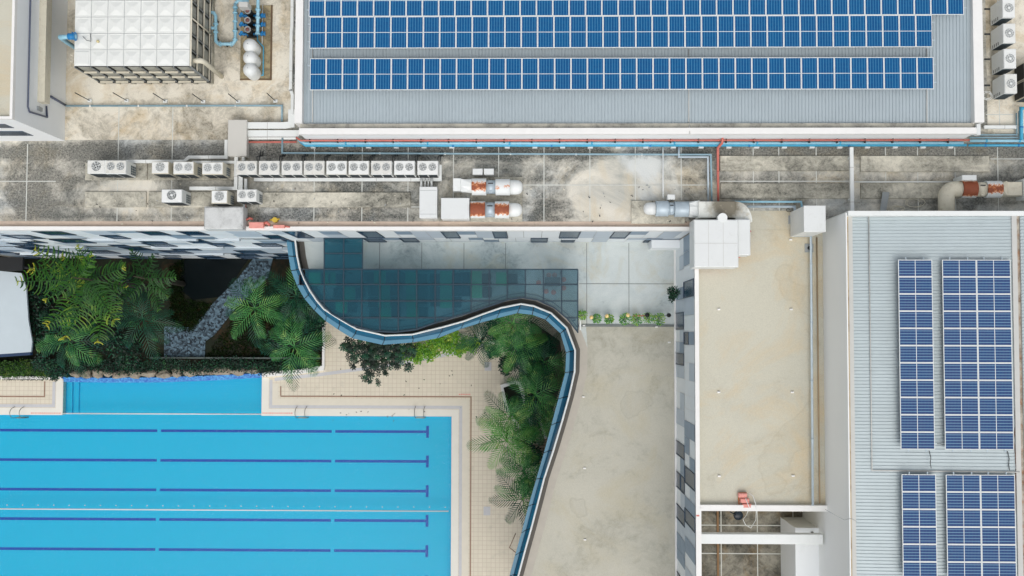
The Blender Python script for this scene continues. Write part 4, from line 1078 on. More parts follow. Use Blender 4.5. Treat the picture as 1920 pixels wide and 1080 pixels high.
for x in (790, 797, 803, 809):
    A = P(x, 335, ZR+.5); B = P(x, 351, ZR+.5); mb.tube([A, B], .07 if x in (790, 809) else .04, 6)
tag(mb.build('connection_pipe', M['white']), 'bundle of short white pipes between the condenser row and the white box', 'pipe')
# red boxes at the parapet
for (x0, y0, x1, y1, lb) in ((466.5,416.5,493.5,427.5,'larger red box at the parapet beside the grey block'), (512,421.5,533,427.5,'smaller red box at the parapet beside the yellow valve')):
    t = cabinet('hydrant_box', (x0, y0, x1, y1), ZR+.7, ZR, lb, 'red box', M['pink'], group='red boxes')
for pts_, r_, lb in (([(462,412,.3),(468,409,.3),(474,411,.3)], .07, 'small bent red fitting above the larger red box'), ([(494,419,.4),(500,417,.5),(506,422,.4)], .08, 'thick red fitting between the two red boxes'),
                     ([(534,424,.4),(544,426,.3)], .06, 'short red stub right of the smaller red box'), ([(459,380,.2),(459.5,412,.2)], .08, 'thin vertical red pipe beside the rough concrete block')):
    mb = MB(); mb.tube([P(x, y, ZR+z_) for x, y, z_ in pts_], r_, 7); tag(mb.build('red_fitting', M['red']), lb, 'pipe fitting')
mb = MB(); A = P(517, 413, ZR+.1); mb.cyl((A.x, A.y), .16, ZR+.01, ZR+.4, 12); mb.tube([A+Vector((-.3, 0, .2)), A+Vector((.3, 0.05, .25))], .05, 6)
tag(mb.build('yellow_valve', plain('yellow valve', C(205,175,60), .5)), 'small yellow valve just above the smaller red box', 'valve')
def ordn24(k): return ordn(k, 24, 'left', 'right')
# ---------------------------------------------------------------- pipes and trays
def pipe(name, pts, z, rpx, mat, lb, cat='pipe', clamps=0, cm=None, group=None, nseg=10):
    """pts in picture px; right-angled runs are squared up to the world axes"""
    q = [P(x, y, (z if not isinstance(z, (list, tuple)) else z[i])) for i, (x, y) in enumerate(pts)]
    for i in range(1, len(q)):
        if abs(pts[i][0]-pts[i-1][0]) < 1.5: q[i].x = q[i-1].x
        if abs(pts[i][1]-pts[i-1][1]) < 1.5: q[i].y = q[i-1].y
    r = rpx*px2m(q[0].z)
    if not clamps:
        mb = MB(); mb.tube(q, r, nseg); return tag(mb.build(name, mat), lb, cat, group)
    t = thing(name, lb, cat, (q[0].x, q[0].y, ZR), group)
    mb = MB(); mb.tube(q, r, nseg); mb.build('pipe_run', mat, t)
    mb = MB()
    for i in range(len(q)-1):
        L_ = (q[i+1]-q[i]).length; nk = int(L_/clamps)
        d = (q[i+1]-q[i]).normalized()
        for k in range(1, nk+1):
            c = q[i]+d*(k-.5)*clamps
            mb.tube([c-d*.05, c+d*.05], r*1.25, nseg)
    mb.build('clamp', cm or mat, t); return t
def tray(pts, wpx, z, h, lb, mat=None, name='cable_tray', sag=0):
    """rectangular trunking: a box along each run"""
    mb = MB(); q = [P(x, y, z) for x, y in pts]
    for i in range(1, len(q)):
        if abs(pts[i][0]-pts[i-1][0]) < 1.5: q[i].x = q[i-1].x
        if abs(pts[i][1]-pts[i-1][1]) < 1.5: q[i].y = q[i-1].y
    hw = wpx*px2m(z)/2; N = len(q); lf = []; rt = []
    for i in range(N):
        d0 = (q[i]-q[i-1]).normalized() if i else (q[1]-q[0]).normalized(); d1 = (q[i+1]-q[i]).normalized() if i < N-1 else d0
        t_ = (d0+d1).normalized(); nn = Vector((-t_.y, t_.x, 0)); k = hw/max(.4, t_.dot(d0)); lf.append(q[i]+nn*k); rt.append(q[i]-nn*k)
    for i in range(N-1):
        mb.face([lf[i], rt[i], rt[i+1], lf[i+1]])
        for s_ in (lf, rt):
            a, b = s_[i], s_[i+1]; mb.face([a, b, (b.x, b.y, z-h), (a.x, a.y, z-h)])
    for e in (0, N-1):
        a, b = lf[e], rt[e]; mb.face([a, b, (b.x, b.y, z-h), (a.x, a.y, z-h)])
    # joints and saddles
    for i in range(N-1):
        d = (q[i+1]-q[i]); L_ = d.length; d.normalize(); nn = Vector((-d.y, d.x, 0)); k = 1.2
        while k < L_-.4:
            c = q[i]+d*k; a = c+nn*hw*1.06; b = c-nn*hw*1.06
            mb.box(min(a.x, b.x, a.x+d.x*.04), min(a.y, b.y, a.y+d.y*.04), z-h, max(a.x, b.x, a.x+d.x*.04), max(a.y, b.y, a.y+d.y*.04), z+.006, 1 if mat is None else 0)
            k += 2.1
    for i in range(N-1):
        d = (q[i+1]-q[i]); L_ = d.length; d.normalize(); k = .6
        while k < L_: c = q[i]+d*k; mb.box(c.x-.06, c.y-.06, ZR+.006, c.x+.06, c.y+.06, z-h+.01, 0); k += 2.5
    return tag(mb.build(name, mat or [M['white'], M['lgrey']]), lb, 'cable tray', 'white cable trays')
zc = ZR+.38
tray([(236,302.5),(345,302.5),(354,294.5),(423.5,294.5),(424.5,262)], 6, zc, .16, 'white cable tray running behind the leftmost condensers and stepping up to the cabinet')
tray([(360,304),(441,304)], 5, zc-.05, .16, 'short white tray behind the last two beige condensers')
tray([(442.5,293.5),(442.8,353),(355,353)], 6.5, zc+.1, .16, 'white tray dropping from the cabinet past the first of nine units and turning left')
tray([(456,293.5),(456,301)], 5, zc, .16, 'very short white tray under the cabinet')
tray([(451,330),(451.5,356)], 8, zc, .16, 'short wide white tray between the row of nine and the lone twin-fan unit')
tray([(460.5,335),(460.5,355)], 5, zc-.04, .16, 'short thin white tray beside the dark puddle')
tray([(457.5,378),(458,411)], 4, zc-.05, .16, 'thin white tray between the lone twin-fan unit and the red fittings')
tray([(476,336.5),(825,336.5),(825.5,309)], 6, zc-.02, .2, 'long white tray along the front of the row of nine condensers')
tray([(464,235),(534,235),(546,233),(547,205)], 12, zc+.2, .2, 'broad white tray below the lightning masts turning up beside the solar hall')
tray([(464,250),(561,250)], 12, zc+.1, .2, 'broad white tray right of the grey cabinet, ending at the hall corner')
tray([(464,259.5),(555,259.5)], 4, zc-.1, .1, 'thin white tray directly above the red pipe')
tray([(544.5,170),(544.5,60),(547,50),(547,-60)], 5.5, zc+.3, .2, 'narrow white tray along the left wall of the solar hall')
tray([(547.5,214),(547.5,178),(544.7,168)], 5.5, zc+.3, .2, 'short white tray segment near the hall corner by the last mast')
tray([(1846,238),(1906,238)], 6, zc, .2, 'white tray under the four tall condensers')
tray([(1597,276),(1597.5,402)], 6.5, zc+.4, .2, 'white cross tray from the blue pipe down to the lower corrugated roof')
pipe('water_pipe', [(124,198.5),(529,198.5),(529.8,228)], ZR+.25, 1.9, M['gblue'], 'slim grey-blue pipe below the five lightning masts', clamps=3, cm=M['white'])
pipe('water_pipe', [(464,266.3),(556,266.3)], ZR+.25, 1.9, M['red'], 'short red pipe right of the grey cabinet')
zb = ZR+.55
pipe('red_pipe', [(555,257.5),(564,263.6),(1818,263.6)], zb+.2, 1.7, M['red'], 'long straight red pipe along the whole south wall of the solar hall', clamps=5)
pipe('blue_pipe', [(560,262),(572,268.8),(1806,268.8)], zb, 2.8, M['pblue'], 'pale upper one of two long blue pipes along the solar hall', clamps=5, cm=M['blue'])
pipe('blue_pipe', [(563,266),(574,273),(1812,273)], zb-.1, 2.6, M['blue'], 'stronger blue lower one of two long pipes along the solar hall', clamps=6, cm=M['dblue'])
for k in range(24):       # pipe saddles
    A = P(587+k*52, 275.5, ZR+.25); mb = MB(); mb.box(A.x-.15, A.y-.07, ZR+.012, A.x+.15, A.y+.5, ZR+.25)
    tag(mb.build('pipe_block', M['capwhite']), 'small white block under the long blue pipes, '+ordn24(k), 'pipe support', 'white support blocks under the blue pipes')
for k in range(24):
    A = P(581+k*52, 260.5, ZR+.7); mb = MB(); mb.box(A.x-.03, A.y-.25, ZR+.5, A.x+.05, A.y+.12, ZR+.8); mb.box(A.x-.03, A.y-.25, ZR+.012, A.x+.03, A.y-.2, ZR+.5)
    tag(mb.build('pipe_bracket', M['dark']), 'small dark wall bracket clasping the long red pipe, '+ordn24(k), 'pipe bracket', 'dark brackets along the red pipe')
pipe('grey_pipe', [(529.5,259),(530.5,287),(1333,290),(1334.5,377)], ZR+.3, 1.8, M['gblue'], 'grey-blue pipe along the stained roof below the blue pipes, then down at the right', clamps=4, cm=M['white'])
pipe('grey_pipe', [(1273,274),(1273,294.5),(1327.5,294.5),(1328,377)], ZR+.34, 2.0, M['galv'], 'short silver pipe stepping right and down beside the red riser', clamps=3)
pipe('white_pipe', [(1243,274),(1243,364),(1242,372)], ZR+.34, 1.5, M['white'], 'thin white vertical pipe ending at the silver fan')
pipe('red_riser', [(1355,256),(1354,268),(1346,277),(1346,377)], [zb+.5, zb+.35, ZR+.4, ZR+.4], 2.2, M['red'], 'thick red pipe crossing the roof left of the pale plinths', clamps=3)
pipe('white_pipe', [(1602,341),(1792,341)], ZR+.35, 1.2, M['white'], 'thin white horizontal pipe ending at the cream elbow duct')
zd = ZR+.5
pipe('light_pipe', [(1378,378.3),(1502,378.3),(1505,398)], zd, 1.9, M['pblue'], 'pale pipe from the white duct right to the header box')
pipe('drain_pipe', [(1401,387.5),(1490,387.5),(1490,441.5),(1520.5,441.5),(1524,948)], ZR+.45, 2.3, M['galv'], 'long silver drainpipe stepping down along the tall white wall', clamps=3.5)
pipe('brown_strip', [(1531.5,445),(1537,944)], ZR+.1, 1.4, plain('brown strip', C(160,140,112), .8), 'thin brown pipe beside the long silver drainpipe')
pipe('grey_pipe', [(1822,252.8),(1906.5,252.8),(1907,212)], ZR+.3, 1.4, M['gblue'], 'thin grey pipe below the tall condensers, innermost bend')
pipe('grey_pipe', [(1818,258),(1911.5,258),(1912,208)], ZR+.3, 1.6, M['gblue'], 'thin grey-blue pipe at the right, middle bend')
pipe('blue_pipe', [(1818,264),(1960,264)], ZR+.4, 2.8, M['pblue'], 'thick pale blue pipe with collars leaving the right edge', clamps=2, cm=M['blue'])
pipe('blue_pipe', [(1816,272.5),(1960,272.5)], ZR+.4, 2.5, M['blue'], 'lowest blue pipe leaving the right edge', clamps=2, cm=M['dblue'])
pipe('blue_pipe', [(1915.5,262),(1916.5,203),(1930,203)], ZR+.6, 3, M['blue'], 'strong blue pipe bend at the right edge below the condensers', clamps=1.5, cm=M['dblue'])
for k in range(9):
    x = 446+k*42.4; mb = MB(); A = P(x+36, 300, ZR+.5)
    for dx in (0, .14): mb.tube([(A.x+dx, A.y-.1, ZR+.55), (A.x+dx, A.y+.22, ZR+.5), (A.x+dx+.1, A.y+.34, ZR+.1), (A.x+dx+.1, A.y+.6, ZR+.04)], .03, 5)
    tag(mb.build('refrigerant_pipe', M['dark']), 'pair of short black pipes behind a row unit, '+ordn(k, 9, 'left', 'right'), 'pipe', 'black pipes behind the row of nine')
# flashing sheet leaning on roof
mb = MB(); A = P(1655, 360, ZR+.3); B = P(1668, 360, ZR+.3); C_ = P(1661, 398, ZR+.3); D_ = P(1649.5, 398, ZR+.3)
mb.face([A, B, C_, D_]); mb.face([D_-Vector((0,0,.03)), C_-Vector((0,0,.03)), B-Vector((0,0,.03)), A-Vector((0,0,.03))])
for a, b in ((A,B),(B,C_),(C_,D_),(D_,A)): mb.face([a, b, b-Vector((0,0,.03)), a-Vector((0,0,.03))])
tag(mb.build('metal_sheet', M['grey']), 'loose grey metal sheet lying across the lower edge of the plinth', 'sheet')
# coiled wires
def wire(lb, px, py, z, r, n, mat, name='cable_coil', squash=.8, seed=1):
    rr = random.Random(seed); pts = []; c = P(px, py, z)
    for i in range(n*12):
        a = i/12*math.tau; q = r*(1+.25*math.sin(a*.37+seed)+rr.uniform(-.06, .06))
        pts.append(c+Vector((q*math.cos(a)+.1*math.sin(a*.21), q*squash*math.sin(a), .04+.01*(i % 7))))
    mb = MB(); mb.tube(pts, .018, 4); return tag(mb.build(name, mat), lb, 'cable')
wire('loose cream cable coil on the roof left of the elbow duct', 1680, 392, ZR+.05, .42, 3, M['cream'], squash=.4, seed=2)
wire('thin cream cable looped beside the grey metal sheet', 1712, 380, ZR+.05, .5, 2, M['cream'], squash=.5, seed=5)
wire('tangle of thin white wires at the foot of the bottom tall condenser', 1848, 180, ZR+.6, .28, 3, M['white2'], seed=3)
wire('dark cable scrap near the header box', 1476, 394, ZR+.05, .15, 1, M['dark'], seed=4)
# puddles / debris stay in the concrete; roof drains
for (x, y, lb) in ((1486, 412, 'square dark roof drain at the top right corner of the beige roof'), (1517, 465, 'square dark roof drain beside the silver drainpipe')):
    t = thing('roof_drain', lb, 'drain', P(x, y, ZR+.02), 'roof drains'); A = P(x, y, ZR+.02)
    mb = MB(); mb.box(A.x-.26, A.y-.26, ZR-.015, A.x+.26, A.y+.26, ZR+.035); mb.build('tray', M['grey'], t)
    mb = MB(); mb.lathe((A.x, A.y, ZR+.036), [(.11, 0), (.09, .08), (.03, .1)], 14); mb.build('strainer', M['black'], t)
pegs = [(1348,580,'beige wing roof, upper left'),(1483,449,'beige wing roof near the white header box'),(1484,580,'beige wing roof, upper right'),(1348,735.5,'beige wing roof, middle left'),(1486,735.5,'beige wing roof, middle right'),(1349,893,'beige wing roof, lower left'),(1487.5,892.5,'beige wing roof, lower right')]
for x, y, lb in pegs:
    mb = MB(); A = P(x, y, ZR+.1); mb.bevbox(A.x-.09, A.y-.05, ZR-.019, A.x+.09, A.y+.05, ZR+.10, .02)
    tag(mb.build('roof_vent', M['capwhite']), 'tiny white roof vent on the '+lb, 'roof vent', 'tiny white roof vents')
for x, y, lb in ((1095, 610.5, 'beside the step near the curved kerb'), (1231, 613, 'below the potted plants'), (1255, 642, 'near the checkered wall'), (1094, 744, 'upper one near the curved rail'), (1096, 878, 'middle one near the curved rail'), (1097, 1012, 'lower one near the curved rail')):
    mb = MB(); A = P(x, y, ZT+.1); mb.bevbox(A.x-.09, A.y-.05, ZT+.021, A.x+.09, A.y+.05, ZT+.11, .02)
    tag(mb.build('roof_vent', M['capwhite']), 'tiny white vent on the lower terrace roof, '+lb, 'roof vent', 'tiny white roof vents')
# floodlight trio at the light well
t = thing('lamp_cluster', 'cluster of three pale pink lamps on a bracket at the edge of the light well', 'lamp', P(1397, 938, ZR))
for i, (x, y) in enumerate(((1393, 929), (1397, 939), (1401, 949))):
    mb = MB(); A = P(x, y, ZR+.35); mb.bevbox(A.x-.26, A.y-.13, ZR+.1, A.x+.26, A.y+.13, ZR+.36, .05); mb.build('lamp', M['pink'], t)
mb = MB(); mb.tube([P(1384.5, 924, ZR+.1), P(1386, 950, ZR+.1)], .035, 5); mb.tube([P(1384.5, 924, ZR+.1), P(1400, 924, ZR+.1)], .035, 5); mb.build('bracket', plain('orange bracket', C(190,110,60), .6), t)
mb = MB(); mb.tube([P(x, y, z) for x, y, z in ((1404,924,ZR+.2),(1412,930,ZR+.3),(1417,945,ZR+.5),(1418,960,ZR+.3),(1417,975,22),(1408,990,21),(1398,984,21),(1393,974,21.5),(1400,965,22),(1405,952,ZR+.45),(1398,934,ZR+.45))], .022, 5); mb.build('cable', M['white'], t)
t = thing('black_floodlight', 'black floodlight head hanging in the light well under the coping', 'lamp', P(1384, 967, 22)); A = P(1385, 967, 22.5)
mb = MB(); mb.lathe((A.x, A.y, 22.2), [(.05, -.25), (.26, -.1), (.3, .2), (.27, .22), (.001, .22)], 16); mb.build('head', plain('dark teal lamp', C(14,34,48), .3), t)
mb = MB(); mb.tube([(A.x-.6, A.y+.3, 22.9), (A.x-.1, A.y, 22.3)], .04, 6); mb.build('arm', M['dark'], t)
mb = MB(); A = P(1523, 1004, ZR-.4); mb.box(P(1524, 962, 21).x, YW0-1.0-.6, ZPIT+.02, P(1531, 962, 21).x, YW0-.25, ZR-1.2); mb.tube([P(1520, 990, 22), P(1527, 1002, 22.2), P(1522, 998, 22.4), P(1530, 994, 22)], .05, 6)
tag(mb.build('riser_cables', M['black']), 'black cable riser in the upper right corner of the light well', 'cable')

# lightning masts
for k, (x, y) in enumerate(((169, 189), (238, 189), (310.5, 190), (381.5, 191), (447, 191), (517, 190))):
    lb = 'thin leaning-looking lightning mast on a white foot, '+ ('first from the left below the water tank' if k == 0 else ('last one, nearest the solar hall' if k == 5 else '%s from the left' % ORD[k]))
    t = thing('lightning_mast', lb, 'lightning mast', P(x, y, ZR+.01), 'lightning masts in a row below the water tank')
    A = P(x, y, ZR+.01); mb = MB(); mb.tube([A, A+Vector((0, 0, 2.2))], .028, 6); mb.build('mast', M['dark'], t)
    mb = MB(); mb.bevbox(A.x-.13, A.y-.10, ZR+.01, A.x+.13, A.y+.10, ZR+.12, .02); mb.build('foot', M['white'], t)

# ---------------------------------------------------------------- water tank
ZTK = ZR+4.3
t = thing('water_tank', 'large sectional panel water tank with white pyramid-pressed lid panels', 'water tank', P(260, 80, ZR))
A = P(138.5, 124.2, ZTK); B = P(355.5, 124.2, ZTK); mod = (B.x-A.x)/7
NR = 6
mb = MB(); x0, y0 = A.x, A.y; x1, y1 = B.x, A.y+mod*NR
for i in range(7):
    for j in range(NR):
        a, b = x0+i*mod+.012, y0+j*mod+.012; c, d = a+mod-.024, b+mod-.024
        def rg(k, z): return [(a+k, b+k, z), (c-k, b+k, z), (c-k, d-k, z), (a+k, d-k, z)]
        if (i, j) == (0, 0):
            mb.rings([rg(0, ZTK), rg(.08, ZTK+.005), rg(.12, ZTK+.04), rg(.2, ZTK+.045)], 0, True, False); 
        else:
            mb.rings([rg(0, ZTK-.0), rg(.04, ZTK+.012), rg(.07, ZTK-.003), rg(.36, ZTK+.065), rg(.40, ZTK+.065)], 0, True, False)
mb.build('lid', M['tanktop'], t)
mb = MB(); mb.box(x0+.01, y0+.01, ZTK-.1, x1-.01, y1-.01, ZTK-.012); mb.build('lid_frame', M['grey'], t)
mb = MB(); mod_h = (4.3-.75)/3
for r in range(3):
    z0 = ZR+.75+r*mod_h; z1 = z0+mod_h
    for i in range(7):
        a, c = x0+i*mod+.02, x0+(i+1)*mod-.02
        def rs(k, dy): return [(a+k, y0-dy, z0+.03+k), (c-k, y0-dy, z0+.03+k), (c-k, y0-dy, z1-.03-k), (a+k, y0-dy, z1-.03-k)]
        mb.rings([rs(0, 0), rs(.12, .0), rs(.32, .07)], 0, True, False)
    for j in range(NR):
        a, c = y0+j*mod+.02, y0+(j+1)*mod-.02
        for xx, sg in ((x1, 1), (x0, -1)):
            def rs2(k, dx): return [(xx+sg*dx, a+k, z0+.03+k), (xx+sg*dx, c-k, z0+.03+k), (xx+sg*dx, c-k, z1-.03-k), (xx+sg*dx, a+k, z1-.03-k)]
            mb.rings([rs2(0, 0), rs2(.12, .0), rs2(.32, .07)], 0, True, False)
mb.build('side_panels', M['tank'], t)
mb = MB()
mb.box(x0+.03, y0+.05, ZR+.76, x1-.03, y1-.05, ZTK-.101); mb.build('tank_body', M['tank'], t)
mb = MB()
for r in range(4):
    z0 = ZR+.75+r*mod_h-.04
    for i in range(7):
        a = x0+i*mod
        if r < 3: mb.box(a+.1, y0-.12, z0, a+mod-.1, y0-.01, z0+.06)
    mb.box(x1+.01, y0, z0, x1+.10, y1, z0+.06)
mb.build('flange', M['cream'], t)
mb = MB()
for i in range(8): mb.box(x0+i*mod-.02, y0-.07, ZR+.75, x0+i*mod+.02, y0-.001, ZTK-.05)
for j in range(NR+1): mb.box(x1+.001, y0+j*mod-.02, ZR+.75, x1+.07, y0+j*mod+.02, ZTK-.05)
mb.build('rib', M['grey'], t)
mb = MB(); mb.box(x0-.05, y0-.1, ZR+.55, x1+.1, y1, ZR+.749); mb.build('skid', M['dark'], t)
mb = MB()
for i in range(8): mb.box(x0+i*mod-.14, y0-.05, ZR+.01, x0+i*mod+.14, y1, ZR+.549)
mb.build('plinth_wall', M['plinth'], t)
mb = MB(); q = P(110, 70, ZTK-.6)
pts = [Vector((x0+.25, P(0, 72, ZTK).y, ZTK+.35)), Vector((x0-.3, P(0, 73, ZTK).y, ZTK+.38)), Vector((x0-.72, P(0, 72, ZTK).y, ZTK+.2)), Vector((x0-.72, P(0, 74, ZTK).y, ZTK-.8)), Vector((x0-.72, P(0, 74, ZTK).y, ZR+.1))]
mb.tube(pts[:], .13, 10); mb.build('inlet_pipe', M['pblue'], t)
mb = MB(); c = Vector((x0+.05, pts[0].y, ZTK+.36)); mb.tube([c-Vector((.25,0,0)), c+Vector((.12,0,0))], .19, 12); mb.tube([c+Vector((.12,0,0)), c+Vector((.17,0,0))], .26, 12); mb.tube([c, c+Vector((0,.25,.05))], .05, 6); mb.build('valve', M['dblue'], t)
mb = MB(); q = P(184, 78, ZTK+.1); mb.lathe((q.x, q.y, ZTK+.1), [(.08,0),(.08,.1),(.001,.12)], 10); mb.build('vent_cap', plain('straw cap', C(214,200,150), .6), t)
mb = MB(); yv = P(0, 111, ZTK).y; mb.tube([(x1-.05, yv, ZTK-.45), (x1+.5, yv, ZTK-.42), (x1+.62, yv, ZTK-.7), (x1+.62, yv, ZR+.05)], .14, 10); mb.build('overflow_pipe', M['cream'], t)
mb = MB(); yv = P(0, 33, ZTK).y; mb.tube([(x1+.02, yv, ZTK-.1), (x1+.15, yv, ZR+.6)], .05, 6)
for dy in (0, .4): mb.tube([(x0-.12, P(0, 104, ZTK).y-dy, ZTK+.2), (x0-.12, P(0, 104, ZTK).y-dy, ZR)], .03, 6)
z = ZR+.3
while z < ZTK: mb.tube([(x0-.12, P(0, 104, ZTK).y, z), (x0-.12, P(0, 104, ZTK).y-.4, z)], .02, 5); z += .35
mb.build('ladder', M['cream'], t)
mb = MB(); q = P(155, 68, ZTK+.12); mb.tube([q, q+Vector((.25,-.25,.02)), q+Vector((.5,-.3,.02)), q+Vector((.45, .15, .02))], .015, 5); mb.build('cable', M['dark'], t)

# ---------------------------------------------------------------- pump set
t = thing('pump_plinth', 'low dark-stained slab under the pumps and the three white vessels', 'plinth', P(480, 80, ZR))
A = P(452, 10, ZR+.1); B = P(509, 150, ZR+.1); mb = MB(); mb.bevbox(A.x, B.y, ZR+.012, B.x, A.y, ZR+.12, .02); mb.build('slab', concrete('damp plinth', C(180,165,130), C(150,138,110), C(60,58,46), .6, .8), t)
mb = MB(); mb.box(B.x-.08, B.y, ZR+.121, B.x, A.y, ZR+.14); mb.box(A.x, B.y, ZR+.121, B.x-.081, B.y+.08, ZR+.14); mb.build('kerb', plain('rusty edge', C(100,78,58), .8), t)
for k, y in enumerate((20, 37.5, 55)):
    q = P(464, y, ZR+1.3); lb = 'black vertical pump with blue flanges, %s of three beside the blue manifold' % ('uppermost', 'middle one', 'lowest')[k]
    q2 = (q.x, q.y)
    t = thing('water_pump', lb, 'pump', (q2[0], q2[1], ZR+.12), 'three vertical water pumps')
    mb = MB(); mb.box(q2[0]-.35, q2[1]-.2, ZR+.121, q2[0]+.35, q2[1]+.2, ZR+.2); mb.build('base', M['dark'], t)
    mb = MB(); mb.lathe((q2[0], q2[1], ZR+.2), [(.14,0),(.14,.55),(.22,.56),(.22,1.0),(.2,1.04)], 16); mb.build('pump_body', M['black'], t)
    mb = MB(); mb.lathe((q2[0], q2[1], ZR+1.24), [(.2,0),(.2,.08),(.16,.1),(.155,.06),(.001,.06)], 18); mb.lathe((q2[0], q2[1], ZR+1.31), [(.12,0),(.11,.01),(.001,.012)], 14, 1); mb.build('fan_cover', [M['grey'], plain('reddish fan', C(110,70,66), .6)], t)
    mb = MB()
    mb.tube([(q2[0]-.75, q2[1]-.05, ZR+.45), (q2[0]-.14, q2[1]-.05, ZR+.45)], .07, 8); mb.tube([(q2[0]+.14, q2[1]-.05, ZR+.45), (q2[0]+.78, q2[1]-.05, ZR+.45)], .07, 8)
    mb.build('pipe_stub', M['dblue'], t)
    mb = MB()
    for x in (-.65, -.42, -.2, .35, .62): mb.tube([(q2[0]+x-.03, q2[1]-.05, ZR+.45), (q2[0]+x+.03, q2[1]-.05, ZR+.45)], .13, 12)
    mb.tube([(q2[0]-.5, q2[1]-.05, ZR+.55), (q2[0]-.5, q2[1]-.05, ZR+.8)], .03, 6); mb.lathe((q2[0]-.5, q2[1]-.05, ZR+.8), [(.1,0),(.1,.03)], 12)
    mb.build('flange', M['dblue'], t)
def vessel(x, y, lb):
    zt_ = ZR+1.9; q = P(x, y, zt_-.1); t = thing('pressure_vessel', lb, 'pressure vessel', (q.x, q.y, ZR+.12), 'three white pressure vessels')
    mb = MB(); mb.lathe((q.x, q.y, ZR+.12), [(.2,.0),(.34,.2),(.42,.35),(.43,.5),(.43,1.35),(.40,1.5),(.31,1.64),(.17,1.73),(.05,1.76),(.001,1.76)], 26); mb.build('tank', M['white2'], t)
    mb = MB(); mb.lathe((q.x-.05, q.y+.02, ZR+1.875), [(.02,0),(.018,.04),(.001,.045)], 8); mb.build('valve', M['dark'], t)
    mb = MB()
    for k in range(3): a = k*2.1+.4; mb.tube([(q.x+.3*math.cos(a), q.y+.3*math.sin(a), ZR+.121), (q.x+.33*math.cos(a), q.y+.33*math.sin(a), ZR+.4)], .03, 6)
    mb.build('leg', M['grey'], t)
vessel(466.5, 83, 'white cylindrical pressure vessel, the upper of three, just below the pumps')
vessel(466.5, 106, 'white cylindrical pressure vessel, the middle one of three')
vessel(466.5, 128.5, 'white cylindrical pressure vessel, the lowest of three, at the end of the slab')
t = thing('pipe_manifold', 'pale blue U-shaped suction manifold between the water tank and the pumps', 'pipework', P(425, 70, ZR)); zm = ZR+.6
pm = [(442,-4),(441.5,62),(441.5,80),(406,80.5),(404,74),(404,26),(391,22)]
q = [P(x, y, zm) for x, y in ((441,6),(441,76),(436,82.5),(410,82.5),(404.5,77),(404.5,30),(401,24),(390,22))]
mb = MB(); mb.tube(q, .1, 12); q3 = [P(404, 52.5, zm), P(390, 52.5, zm)]; mb.tube(q3, .1, 12); q4 = [P(441, 6, zm), P(447, 2, zm), P(466, 2, zm)]; mb.tube(q4, .1, 12); mb.build('pipe_run', M['pblue'], t)
mb = MB()
for (x, y, dx, dy) in ((441,14,0,1),(441,24,0,1),(441,40,0,1),(441,58,0,1),(441,74,0,1),(404.5,45,0,1),(404.5,60,0,1),(388,22,1,0),(394,22,1,0),(388,52.5,1,0),(394,52.5,1,0),(434,82.5,1,0),(413,82.5,1,0)):
    c = P(x, y, zm); d = Vector((dx, dy, 0)); mb.tube([c-d*.05, c+d*.05], .155, 14)
mb.build('flange', M['pblue'], t)
mb = MB()
for x, y in ((387,20),(387,51)):
    c = P(x, y, zm); mb.lathe((c.x, c.y, zm+.1), [(.05,0),(.05,.15),(.16,.16),(.16,.2),(.12,.2)], 14)
mb.build('valve_wheel', M['blue'], t)
mb = MB()
for x, y in ((404.5,70),(422,82.5),(441,50),(441,20),(404.5,36)): c = P(x, y, zm); mb.box(c.x-.04, c.y-.04, ZR+.012, c.x+.04, c.y+.04, zm-.08)
mb.build('support', M['dark'], t)
t = thing('pipe_manifold', 'straight pale blue delivery pipe running up out of the picture right of the pumps', 'pipework', P(483, 40, ZR)); zm2 = ZR+.75
q = [P(483, 65, zm2), P(483, -60, zm2)]; mb = MB(); q[1].x = q[0].x; mb.tube(q, .105, 12); mb.build('pipe_run', M['pblue'], t)
mb = MB()
for y in (18, 33, 48, 63): c = P(483, y, zm2); mb.tube([(q[0].x, c.y-.05, zm2), (q[0].x, c.y+.05, zm2)], .165, 14)
mb.build('flange', M['pblue'], t)
mb = MB()
for y in (29.5, 46, 63): 
    c = P(487, y, ZR+.55); mb.tube([c, c+Vector((.3,0,0))], .09, 8); mb.tube([c+Vector((.12,0,0)), c+Vector((.18,0,0))], .15, 12); mb.tube([c+Vector((.3,0,0)), c+Vector((.34,0,0))], .15, 12); mb.tube([c+Vector((.2,0,.1)), c+Vector((.25,.05,.3))], .04, 6)
mb.build('valve', M['dblue'], t)
pipe('thin_pipe', [(483,66),(483.5,76),(494,88),(494,141),(488,141)], ZR+.4, 1.1, M['blue'], 'thin blue pipe beside the three white vessels')
pipe('thin_pipe', [(492.5,8),(492.5,82)], ZR+.4, .9, M['lgrey'], 'thin pale conduit right of the delivery pipe')
t = thing('control_panel', 'grey control panel on dark legs above the pumps', 'cabinet', P(455, 6, ZR)); A = P(447, 3, ZR+2.0); B = P(464, 12.5, ZR+2.0)
mb = MB(); mb.bevbox(A.x, B.y, ZR+1.1, B.x, A.y, ZR+2.0, .03); mb.build('casing', M['lgrey'], t)
mb = MB()
for x in (A.x+.04, B.x-.04): mb.tube([(x, B.y+.05, ZR+.12), (x, B.y+.05, ZR+1.1)], .035, 6)
mb.build('leg', M['dark'], t)
